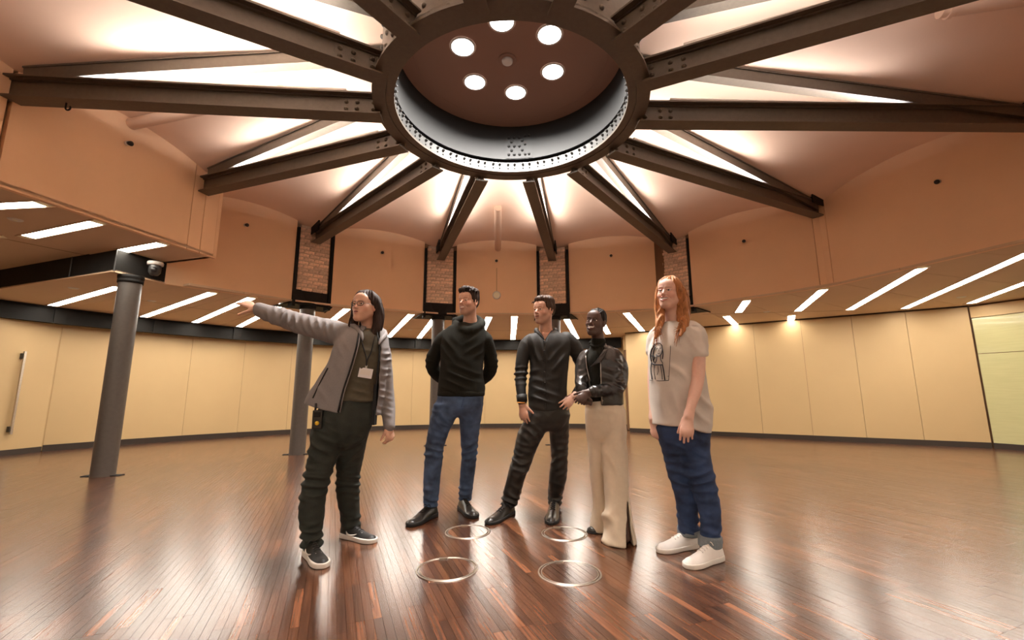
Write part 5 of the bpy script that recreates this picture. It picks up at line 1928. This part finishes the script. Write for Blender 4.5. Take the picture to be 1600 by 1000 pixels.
# ------------------------------------------------------------------ 3: man in the black shirt
def person_shirt():
    Y = 3.64
    root = empty('person', (*at_height(825, 808, 0)[:2], 0), 'person in black button shirt and black trousers, one hand on the hip', 'person', 'visitors standing under the ring')
    hd = Head(850, 486, Y - .02, -44, 1, 2, .96, jaw=1.05, smile=.3, nose=1.1)
    neck = at_depth(853, 524, Y + .03)
    ya = at_height(798, 803, 0)[1]; yb = at_height(866, 796, 0)[1]
    legA = legs([(648, 824, 858), (672, 811, 853), (690, 806, 844), (712, 802, 834), (726, 797, 829), (750, 791, 820), (770, 786, 814), (791, 783, 807)], Y, ya + .02, 1.1)
    legB = legs([(648, 855, 888), (672, 858, 888.5), (690, 860, 888), (712, 862, 887), (730, 860, 886), (750, 857, 885), (770, 856, 880), (790, 857, 876)], Y + .01, yb + .03, 1.12)
    pelvis = Loft([(630, 826, 888, .12, Y), (645, 824, 889, .125, Y), (658, 822, 886, .115, Y), (674, 828, 878, .06, Y)], 2.1, .05)
    tr = union([pelvis, legA, legB], .032)
    F = [fold_at(810, 722, Y, (.35, 0, 1), .045, .010, .06), fold_at(873, 722, Y, (-.2, 0, 1), .045, .009, .06), fold_at(796, 782, ya, (.2, 0, 1), .035, .009, .05), fold_at(866, 782, yb, (0, 0, 1), .035, .009, .05),
         fold_at(830, 672, Y - .1, (.8, 0, .6), .045, .006, .08), fold_at(872, 672, Y - .1, (-.6, 0, .8), .05, .005, .07)]
    garment('trousers', tr, 'trouser_satin', root, .006, F + leg_folds([legA, legB], .0045, 3), .0025, .10, 41)
    torso = Loft([(517, 840, 866, .055, Y + .02), (521, 832, 877, .085, Y + .02), (527, 823, 889, .105, Y + .01), (538, 822, 892, .118, Y), (558, 827, 890, .122, Y), (580, 828, 887, .12, Y), (600, 826, 886, .12, Y), (622, 825, 886, .125, Y), (642, 827, 885, .125, Y)])
    armA = Limb([(831, 532, Y + .02, 11.5), (822, 541, Y + .01, 11.5), (816, 562, Y, 10.2), (814, 585, Y - .01, 9.4), (814, 605, Y - .04, 8.2), (816, 628, Y - .07, 7)], 12)
    armB = Limb([(884, 531, Y + .02, 13), (895, 540, Y + .03, 12.5), (906, 560, Y + .05, 11), (914, 584, Y + .07, 10), (912, 600, Y + .05, 9.3), (901, 618, Y - .05, 7.8)], 12)
    v0 = at_depth(841, 515, Y - .1); v1 = at_depth(862, 515, Y - .1); v2 = at_depth(851, 533, Y - .1)

    def vneck(P):
        t = np.clip((P[:, 2] - v2[2]) / (v0[2] - v2[2]), 0, 2)
        return np.maximum(np.maximum(v2[0] + (v0[0] - v2[0]) * t - P[:, 0], P[:, 0] - (v2[0] + (v1[0] - v2[0]) * t)), P[:, 1] - (Y + .0))
    sh = union([cut(torso, vneck, .004), armA, armB], .007)
    F = [fold_at(813, 588, Y, (.1, 0, 1), .035, .008, .05), fold_at(908, 565, Y + .03, (.2, 0, 1), .035, .006, .05), fold_at(852, 618, Y - .12, (.45, 0, 1), .05, .006, .08), fold_at(838, 548, Y - .1, (.7, 0, .5), .05, .005, .06), fold_at(876, 560, Y - .1, (-.7, 0, .6), .05, .005, .07), fold_at(845, 590, Y - .12, (-.3, 0, 1), .06, .004, .08)]
    s = garment('shirt', sh, 'shirt_black', root, .0055, F, .002, .10, 43)
    pl = [torso.front(px, py) + (0, -.003, 0) for px, py in ((852, 531), (851, 545), (851, 565), (851, 585), (851, 605), (852, 625), (852, 640))]
    for off in (-.013, .013):
        tube_part('placket_seam', [q + np.array((off, 0, 0)) for q in pl], .0022, 'shirt_black', s, 18)
    for (px, py) in ((850, 533), (850.5, 548), (850.5, 564), (850.5, 581), (851, 598), (851, 615), (851.5, 631)):
        q = torso.front(px, py) + (0, -.005, 0)
        MB().tube([q, q + (0, -.004, 0)], .0065, 10).build('button', 'steel_liner', s, True)
    # stand collar
    for pts in ([at_depth(838, 515, Y + .05), at_depth(838.5, 518, Y - .02), at_depth(844, 523, Y - .075), at_depth(850.5, 531, Y - .105)], [at_depth(868, 515, Y + .06), at_depth(868, 518, Y - .0), at_depth(862, 523, Y - .06), at_depth(852.5, 531, Y - .105)]):
        p = smooth_path(pts, 12)
        MB().tube([tuple(q) for q in p], [.018, .020, .020, .020, .019, .018, .017, .016, .014, .012, .009, .005], 8).build('collar', 'shirt_black', s, True)
    for arm in (armA, armB):
        a, b = arm.R[-2], arm.R[-1]
        MB().tube([a[:3], b[:3]], [a[3] + .006, b[3] + .006], 18).build('cuff', 'shirt_black', s, True)
    wa = at_depth(816, 631, Y - .075)
    hA = Hand(wa, at_depth(820, 664, Y - .10) - wa, (.45, .85, 0), (.85, -.5, 0), .98, (.22, .22, .26, .3), .07, .55, .15)
    wb = at_depth(898, 619, Y - .07)
    hB = Hand(wb, at_depth(877, 638, Y - .14) - wb, (-.2, .95, -.25), (-.6, -.2, .9), .98, (.15, .16, .18, .2), .13, .25, .3)
    foreA = Limb([(815, 612, Y - .05, 6), (816, 632, Y - .075, 5.4)], 3)
    foreB = Limb([(908, 606, Y + .0, 6), (897, 620, Y - .075, 5.4)], 3)
    inner = grow(union([tr, torso, armA, armB], .03), -.02)
    skin_body(root, [(hd.fn(neck, .052, at_depth(851, 540, Y - .015)), .0034, hd), (union([hA, foreA], .012), .0034, None), (union([hB, foreB], .012), .0034, None), (inner, .014, None)], 'skin', dict(skin=(.60, .345, .245), lip=(.50, .23, .18), cheek=(.64, .32, .23), stubble=(.42, .26, .20)))
    bd = [c for c in root.children if c.name.startswith('body')][0]
    face_details(hd, bd, 'hair_brown', 'iris_dark', .0036, .0245)
    b0 = at_depth(815, 628.5, Y - .073)
    pts = [b0 + np.array((.034 * math.cos(t), .034 * math.sin(t), .003 * math.sin(t))) for t in np.linspace(0, 2 * math.pi, 20)]
    MB().tube(pts, .005, 6).build('wristband', 'orange_band', root, True)
    cap_ = hair_cap(hd, .009, [-.075, -.06, -.035, -.022, .012, .050, .066, .074], [((0, .045, .100), (.060, .05, .030), .03), ((0, -.03, .105), (.064, .06, .03), .03)])
    ho = hair_obj('hair', cap_, 'hair_brown', root, hd, amp=.0035, seed=13)
    g = np.random.default_rng(6); st = []
    for i in range(70):
        x = g.uniform(-.062, .062); y = g.uniform(-.06, .062)
        z = .115 - 9.5 * x * x - 3.5 * y * y
        st.append([hd.w(x, y - .01, z - .008), hd.w(x * 1.08, y + .008, z + .004), hd.w(x * 1.15, min(y + .026, .075), z - .008)])
    locks('hair_locks', st, 'hair_brown', ho, .0046, 5, 7, 7, .004)
    shoe(root, (800, 801), (762, 821), .105, 'shoe_leather', 'sole_black', lace_mat='lining_black', ankle=.088, sole_h=.024)
    shoe(root, (867, 795), (861, 821), .105, 'shoe_leather', 'sole_black', lace_mat='lining_black', ankle=.088, sole_h=.024)


# ------------------------------------------------------------------ 4: woman in the leather jacket
def person_leather():
    Y = 3.18
    root = empty('person', (*at_height(955, 840, 0)[:2], 0), 'person in black leather jacket and wide cream trousers with clasped hands', 'person', 'visitors standing under the ring')
    hd = Head(931, 504.5, Y - .02, -33, 7, 7, .87, smile=1.0, nose=.8, width=.98, lips=1.25)
    neck = at_depth(938, 546, Y + .03)
    ya = at_height(936, 830, 0)[1]; yb = at_height(962, 846, 0)[1]
    legA = legs([(640, 915, 948), (670, 916, 946), (700, 919, 945), (740, 922, 945), (770, 925, 945), (795, 926, 945), (815, 923, 946), (829, 921, 947)], Y, ya, 1.25, .07)
    legB = legs([(640, 940, 976), (670, 941, 978), (700, 942, 979), (740, 943, 981), (770, 945, 982), (795, 945, 985), (820, 944, 989), (847, 941, 994)], Y, yb - .02, 1.15, .08)
    pelvis = Loft([(620, 916, 971, .10, Y), (632, 915, 973, .11, Y), (648, 915, 977, .12, Y), (666, 918, 976, .11, Y), (690, 924, 972, .07, Y)], 2.1, .05)
    tr = union([pelvis, legA, legB], .012)
    s0 = at_depth(978.5, 774, Y - .1); s1 = at_depth(970, 852, Y - .1); s2 = at_depth(984, 852, Y - .1)

    def slit(P):
        t = np.clip((s0[2] - P[:, 2]) / (s0[2] - s1[2]), -.2, 1.2)
        c = s0[0] + ((s1[0] + s2[0]) / 2 - s0[0]) * t
        w = (s2[0] - s1[0]) / 2 * t
        return np.maximum(np.abs(P[:, 0] - c) - w, P[:, 1] - (yb - .02))
    trc = cut(tr, slit, .004)
    F = [fold_at(945, 815, Y - .1, (.8, 0, .55), .07, .008, .09), fold_at(930, 800, Y - .1, (.7, 0, -.5), .06, .006, .07), fold_at(960, 700, Y - .1, (1, 0, .1), .09, .004, .15), fold_at(930, 720, Y - .1, (1, 0, .1), .08, .004, .15), fold_at(945, 655, Y - .1, (.2, 0, 1), .05, .003, .05)]
    t = garment('trousers', trc, 'cream_cloth', root, .006, F, .0015, .12, 51)
    top = Loft([(529, 923, 945, .048, Y + .01), (540, 922, 946, .05, Y + .015), (548, 919, 951, .07, Y + .01), (560, 914, 958, .095, Y), (590, 914, 962, .10, Y), (628, 914, 968, .10, Y)])
    tk = garment('turtleneck', top, 'knit_black', root, .0055, (), .0012, .06, 53)
    col = Limb([(923, 539, Y - .02, 2.2), (930, 542, Y - .05, 2.4), (940, 539, Y - .04, 2.4), (945, 534, Y + .01, 2.4), (942, 530, Y + .05, 2.4), (927, 533, Y + .05, 2.4), (922, 536, Y + .02, 2.4)], 14)
    garment('neck_roll', col, 'knit_black', tk, .005, (), .0005)
    torso = Loft([(540, 930, 952, .06, Y + .04), (546, 919, 962, .085, Y + .03), (553, 911, 969, .105, Y + .015), (566, 909, 972, .118, Y), (590, 909, 973, .122, Y), (612, 912, 973, .12, Y), (633, 914, 973, .12, Y)])
    rw = [(536, 921, 946), (548, 918, 943), (562, 917, 938), (580, 919.5, 937.5), (605, 924, 938.5), (640, 926, 939)]
    zz = np.array([at_depth(b, a, Y - .1)[2] for a, b, c in rw])[::-1]
    xl = np.array([at_depth(b, a, Y - .1)[0] for a, b, c in rw])[::-1]
    xr = np.array([at_depth(c, a, Y - .1)[0] for a, b, c in rw])[::-1]

    def wedge(P):
        x0 = np.interp(P[:, 2], zz, xl); x1 = np.interp(P[:, 2], zz, xr)
        return np.maximum(np.maximum(x0 - P[:, 0], P[:, 0] - x1), P[:, 1] - (Y + .02))
    armA = Limb([(917, 557, Y + .01, 11), (911, 568, Y, 11), (908, 584, Y - .02, 10), (907, 597, Y - .06, 9), (909, 608, Y - .12, 7.8)], 10)
    armB = Limb([(960, 557, Y + .02, 12.5), (967, 570, Y + .01, 12.5), (970, 588, Y, 11.5), (966, 604, Y - .04, 11.5), (948, 609, Y - .11, 10), (925, 612, Y - .16, 8.2)], 12)
    jk = union([cut(torso, wedge, .005), armA, armB], .010)
    F = []
    for i, (px, py) in enumerate(((970, 575), (970, 590), (968, 600), (955, 606), (940, 610), (910, 580), (908, 595))):
        F.append((at_depth(px, py, Y - .1), (.6 * (-1) ** i, 0, 1) if px > 960 or px < 915 else (1, 0, .4), .030, .0065, .035))
    F += [fold_at(950, 585, Y - .12, (.3, 0, 1), .05, .004, .05)]
    j = garment('jacket', jk, 'leather', root, .005, F, .002, .07, 55)
    # lapel, zips, hem zip pull
    l0 = [torso.front(px, py) + (0, -.008, 0) for px, py in ((921, 574), (938, 567), (944, 556), (947, 545))]
    vs = [torso.front(922, 573) + (0, -.010, 0), torso.front(938, 566) + (0, -.014, 0), torso.front(946, 553) + (0, -.016, 0), torso.front(949, 546) + (0, -.012, 0), torso.front(943, 546) + (0, -.014, 0), torso.front(936, 557) + (0, -.016, 0), torso.front(928, 567) + (0, -.014, 0)]
    vb = [q + np.array((0, .008, 0)) for q in vs]
    n = len(vs)
    mesh_obj('lapel', vs + vb, [tuple(range(n)), tuple(range(2 * n - 1, n - 1, -1))] + [(i, (i + 1) % n, n + (i + 1) % n, n + i) for i in range(n)], 'leather', j)
    tube_part('zip', [torso.front(938, 566) + (0, -.004, 0), torso.front(938.5, 585) + (0, -.004, 0), torso.front(939.5, 608) + (0, -.004, 0), torso.front(940.5, 632) + (0, -.004, 0)], .0034, 'metal_zip', j, 14)
    tube_part('zip', [torso.front(915, 556) + (0, -.004, 0), torso.front(917, 575) + (0, -.004, 0), torso.front(922, 596) + (0, -.004, 0)], .003, 'metal_zip', j, 10)
    tube_part('zip_pull', [torso.front(941, 626) + (0, -.008, 0), torso.front(942, 634) + (0, -.008, 0)], .005, 'metal_zip', j, 4)
    for arm in (armA, armB):
        a, b = arm.R[-2], arm.R[-1]
        MB().tube([a[:3], b[:3]], [a[3] + .003, b[3] + .004], 16).build('cuff', 'leather', j, True)
    # clasped hands
    wa = at_depth(909, 610, Y - .13); wb = at_depth(921, 613, Y - .17)
    hA = Hand(wa, (.12, -.25, -.95), (.75, .1, 0), (0, -1, .1), .86, (.75, .8, .85, .9), .0, .35, .3)
    hB = Hand(wb, (-.75, -.10, -.55), (.1, .95, -.2), (-.4, -.2, .9), .86, (.55, .6, .65, .7), .03, .5, .35)
    foreB = Limb([(930, 612, Y - .15, 5.5), (921, 613, Y - .17, 5)], 3)
    inner = grow(union([tr, top, armA, armB], .03), -.02)
    skin_body(root, [(hd.fn(neck, .044), .003, hd), (hA, .003, None), (union([hB, foreB], .01), .003, None), (inner, .014, None)], 'skin', dict(skin=(.078, .039, .027), lip=(.12, .048, .040), cheek=(.10, .048, .033)))
    bd = [c for c in root.children if c.name.startswith('body')][0]
    face_details(hd, bd, 'hair_black', 'iris_dark', .0022)
    cap_ = hair_cap(hd, .005, [-.085, -.07, -.04, -.015, .024, .058, .076, .086], [((0, -.045, .085), (.055, .05, .045), .03)])
    ho = hair_obj('hair', cap_, 'hair_black', root, hd, amp=.0016, seed=17)
    g = np.random.default_rng(8); st = []
    for x in np.linspace(-.05, .05, 8):
        st.append([hd.w(x, .060, .088 - 8 * x * x), hd.w(x, .0, .128 - 9 * x * x), hd.w(x * .8, -.07, .112 - 8 * x * x), hd.w(x * .6, -.108, .05)])
    locks('hair_braids', st, 'hair_black', ho, .0055, 6, 14, 9, .001)
    shoe(root, (944, 826), (921, 834), .085, 'shoe_leather', 'sole_black', ankle=.075, sole_h=.012, toe_h=.04)
    shoe(root, (980, 842), (941, 848), .088, 'shoe_leather', 'sole_black', ankle=.085, sole_h=.014, toe_h=.042)
    # boot shaft seen in the slit
    bsh = Limb([(974, 790, yb + .0, 8), (974, 815, yb - .005, 8.5), (973, 843, yb - .01, 9)], 5)
    garment('boot_shaft', bsh, 'shoe_leather', root, .007)


# ------------------------------------------------------------------ 5: woman in the white tee
def person_tee():
    Y = 2.80
    root = empty('person', (*at_height(1080, 872, 0)[:2], 0), 'person in a pale printed T-shirt, rolled jeans and white sneakers', 'person', 'visitors standing under the ring')
    hd = Head(1046, 459, Y - .02, -42, 6, 3, .92, smile=.85, nose=.9, width=.96)
    neck = at_depth(1052, 511, Y + .03)
    ya = at_height(1078, 858, 0)[1]; yb = at_height(1118, 876, 0)[1]
    legA = legs([(668, 1026, 1062), (700, 1034, 1064), (725, 1040, 1069), (740, 1044, 1072), (752, 1049, 1075), (780, 1056, 1087), (810, 1060, 1089), (834, 1061, 1090)], Y - .02, ya + .03, 1.1)
    legB = legs([(668, 1060, 1105), (700, 1061, 1107), (725, 1066, 1110), (740, 1070, 1113), (765, 1083, 1119), (790, 1091, 1124), (820, 1095, 1126), (851, 1094, 1125)], Y + .02, yb + .03, 1.05)
    pelvis = Loft([(650, 1026, 1100, .105, Y), (668, 1028, 1103, .115, Y), (685, 1033, 1103, .105, Y), (704, 1042, 1096, .06, Y)], 2.1, .05)
    tr = union([pelvis, legA, legB], .035)
    F = [fold_at(1063, 752, Y - .05, (-.2, 0, 1), .04, .008, .06), fold_at(1098, 752, Y - .05, (-.4, 0, 1), .04, .009, .06), fold_at(1075, 812, ya, (0, 0, 1), .035, .005, .05), fold_at(1110, 825, yb, (0, 0, 1), .035, .005, .05)]
    t = garment('jeans', tr, 'denim_dark', root, .006, F + leg_folds([legA, legB], .0042, 4), .002, .09, 61)
    for lg, rows in ((legA, [(822, 1059, 1091), (828, 1059, 1092), (836, 1059.5, 1091.5)]), (legB, [(836, 1092, 1126.5), (844, 1092, 1127), (854, 1092.5, 1126.5)])):
        Yc = (ya if lg is legA else yb) + .03
        c = Loft([(py, a, b, (b - a) / 2 * mpp(a, py, Yc) * 1.1, Yc) for py, a, b in rows], 2.1, .008)
        garment('rolled_cuff', c, 'cuff_denim', t, .005, (), .001)
    torso = Loft([(503, 1036, 1068, .06, Y + .03), (507, 1030, 1080, .085, Y + .02), (514, 1026, 1092, .105, Y + .01), (528, 1021, 1097, .125, Y), (548, 1015, 1097, .14, Y - .005), (576, 1015, 1098, .138, Y), (618, 1017, 1104, .148, Y + .005), (640, 1018, 1110, .152, Y + .01), (682, 1019, 1107, .155, Y + .01)])
    pL, pM, pR = at_depth(1018, 663, Y), at_depth(1060, 667, Y - .14), at_depth(1108, 677, Y)

    def hem(P):
        zh = np.interp(P[:, 0], [pL[0], pM[0], pR[0]], [pL[2], pM[2], pR[2]])
        return P[:, 2] - zh
    sleeve = Limb([(1079, 516, Y - .01, 16), (1086, 524, Y - .05, 17), (1090, 540, Y - .09, 15.5), (1091, 553, Y - .11, 14.5)], 8)
    e0 = at_depth(1076, 560.5, Y - .13); e1 = at_depth(1106, 557, Y - .13)

    def slhem(P):
        return P[:, 2] - (e0[2] + (e1[2] - e0[2]) * (P[:, 0] - e0[0]) / (e1[0] - e0[0]))
    sl2 = Limb([(1034, 517, Y + .05, 12), (1024, 528, Y + .07, 13), (1021, 548, Y + .07, 12)], 6)
    tee = union([cut(torso, hem, .006), cut(sleeve, slhem, .006), sl2], .014)
    F = [fold_at(1070, 600, Y - .14, (.9, 0, .5), .08, .006, .10), fold_at(1050, 640, Y - .14, (1, 0, .15), .07, .005, .10), fold_at(1095, 640, Y - .1, (.8, 0, .6), .06, .008, .07), fold_at(1078, 535, Y - .1, (.8, 0, .6), .05, .005, .05), fold_at(1090, 548, Y - .1, (.2, 0, 1), .04, .003, .04)]
    te = garment('t_shirt', tee, 'tee_cloth', root, .0055, F, .002, .12, 63)
    col = Limb([(1036, 509, Y + .0, 2.5), (1042, 513, Y - .055, 2.6), (1050, 514, Y - .07, 2.6), (1062, 511, Y - .055, 2.6), (1070, 505, Y + .01, 2.5)], 10)
    garment('neck_rib', col, 'tee_cloth', te, .004, (), .0003)
    # line drawing printed on the chest
    def on(px, py):
        return torso.front(px, py, .002) + np.array((-.002, -.004, 0))
    pr = empty('chest_print', on(1030, 566), parent=root)
    lines = [[(1015.5, 594), (1030, 595), (1045, 594.5)], [(1045, 594), (1046.5, 570), (1048, 540)], [(1043, 588), (1045, 588)],
             [(1020, 541), (1024, 537), (1030, 536), (1034, 539), (1035, 547), (1033, 554), (1029, 557), (1025, 554)], [(1022, 540), (1018, 547), (1016.5, 556), (1018, 565)], [(1024, 542), (1021, 550), (1020, 560), (1022, 566)],
             [(1035, 545), (1036, 553), (1035, 561)], [(1026, 545), (1028, 544)], [(1031, 544.5), (1033, 544)], [(1030, 546), (1029, 549)], [(1028, 552.5), (1031, 552.5)], [(1026, 556), (1026, 563), (1023, 568)], [(1032, 556), (1033, 563), (1036, 568)],
             [(1018, 568), (1025, 570), (1036, 570)], [(1018, 566), (1017, 578), (1019, 593)], [(1023, 570), (1022, 580), (1024, 593)], [(1035, 569), (1037, 580), (1039, 594)], [(1032, 570), (1034, 582), (1035, 593)], [(1028, 572), (1028.5, 580), (1027, 586)], [(1018, 556), (1023, 558), (1021, 563)]]
    widths = [.0018, .0014, .0012] + [.0030, .0042, .0036, .0034, .002, .002, .0014, .0018, .0024, .0024, .0036, .0034, .0022, .0036, .0022, .0016, .004]
    for ln, w in zip(lines, widths):
        pts = [on(*q) for q in ln]
        tube_part('ink_line', pts, w, 'print_ink', pr, 10, 5)
    # body
    armB = Limb([(1089, 530, Y - .07, 10.5), (1091, 560, Y - .12, 10.8), (1091, 588, Y - .145, 9.6), (1086, 612, Y - .17, 9.2), (1080, 634, Y - .19, 7.2), (1076, 650, Y - .20, 6.2)], 12)
    armA = Limb([(1026, 540, Y + .08, 10), (1021, 585, Y + .09, 9), (1021, 625, Y + .06, 7.5), (1021, 655, Y + .02, 6)], 8)
    wb = at_depth(1076, 651, Y - .20)
    hB = Hand(wb, at_depth(1071, 689, Y - .215) - wb, (.5, .85, 0), (-.75, -.6, 0), .95, (.22, .22, .25, .3), .05, .35, .2)
    wa = at_depth(1020.5, 656, Y + .02)
    hA = Hand(wa, at_depth(1027, 686, Y - .0) - wa, (.7, .6, 0), (-.3, -.9, 0), .92, (.3, .35, .4, .45), .03, .3, .2)
    inner = grow(union([tr, cut(torso, hem), sl2], .03), -.022)
    skin_body(root, [(hd.fn(neck, .046), .003, hd), (union([armB, hB], .014), .0034, None), (union([armA, hA], .014), .0038, None), (inner, .014, None)], 'skin', dict(skin=(.70, .43, .33), lip=(.56, .20, .17), cheek=(.72, .36, .28)))
    bd = [c for c in root.children if c.name.startswith('body')][0]
    face_details(hd, bd, 'hair_red', 'iris_dark', .0024)
    # long hair
    cap_ = hair_cap(hd, .012, [-.20, -.18, -.12, -.045, .026, .052, .064, .070])
    rr = np.array([.016, .022, .026, .030, .032, .030, .026, .02, .01]) * hd.s

    def chain(pts, rads):
        p = smooth_path(pts, 9)
        return Fn(lambda P: np.min([capsule(P, p[i], p[i + 1], rads[i], rads[i + 1]) for i in range(8)], 0), p.min(0) - .06, p.max(0) + .06)
    hang1 = [hd.w(.050, .025, .085), hd.w(.076, .0, .01), at_depth(1066, 488, Y - .01), at_depth(1068, 505, Y - .06), at_depth(1063, 524, Y - .155)]
    hang2 = [hd.w(-.050, .03, .08), hd.w(-.076, .010, .0), at_depth(1031, 489, Y + .0), at_depth(1030, 506, Y - .06), at_depth(1025, 528, Y - .11)]
    bk = [hd.w(0, -.07, .07), hd.w(0, -.10, -.02), hd.w(.01, -.09, -.14), at_depth(1066, 515, Y + .08)]
    hair = union([cap_, chain(hang1, rr * np.array([1, 1.1, 1.25, 1.45, 1.55, 1.5, 1.35, 1.2, 1.0])), chain(hang2, rr), chain(bk, np.array([.05, .06, .066, .068, .066, .062, .056, .05, .04]) * hd.s)], .02)
    ho = hair_obj('hair', hair, 'hair_red', root, hd, amp=.0035, seed=21)
    g = np.random.default_rng(12); st = []
    for i in range(120):
        u_ = g.uniform(0, 1)
        x0 = g.uniform(.0, .06)
        if i % 5 < 3:      # over the near shoulder and down the back
            ex = g.uniform(1052, 1080); ey = g.uniform(512, 546) - 10 * (ex - 1052) / 28
            fr = np.clip((1082 - ex) / 30, 0, 1)
            st.append([hd.w(.005 + x0 * .5, .05 - x0 * 1.6, .108 - x0 * .3), hd.w(.078 + .014 * u_, .03 - .11 * u_, .02), at_depth(1063 + 14 * u_, 486, Y - .03 + .06 * u_), at_depth((ex * .55 + 1072 * .45), 510, Y - .03 - .08 * fr), at_depth(ex, ey, Y - .07 - .085 * fr)])
        else:
            ex = g.uniform(1018, 1034); ey = g.uniform(512, 545)
            st.append([hd.w(-.005 - x0 * .5, .055 - x0, .106 - x0 * .3), hd.w(-.074, .03 - .06 * u_, .02), at_depth(1026 + 6 * u_, 484, Y - .01), at_depth(1027 + 5 * u_, 506, Y - .06), at_depth(ex, ey, Y - .12)])
    locks('hair_locks', st, 'hair_red', ho, .0052, 5, 14, 13, .006)
    shoe(root, (1088, 854), (1028, 864), .100, 'shoe_white', 'sole_white', lace_mat='shoe_white', ankle=.100, sole_h=.028, toe_h=.052)
    shoe(root, (1126, 873), (1072, 889), .100, 'shoe_white', 'sole_white', lace_mat='shoe_white', ankle=.100, sole_h=.028, toe_h=.052)


person_pointing()
person_hoodie()
person_shirt()
person_leather()
person_tee()
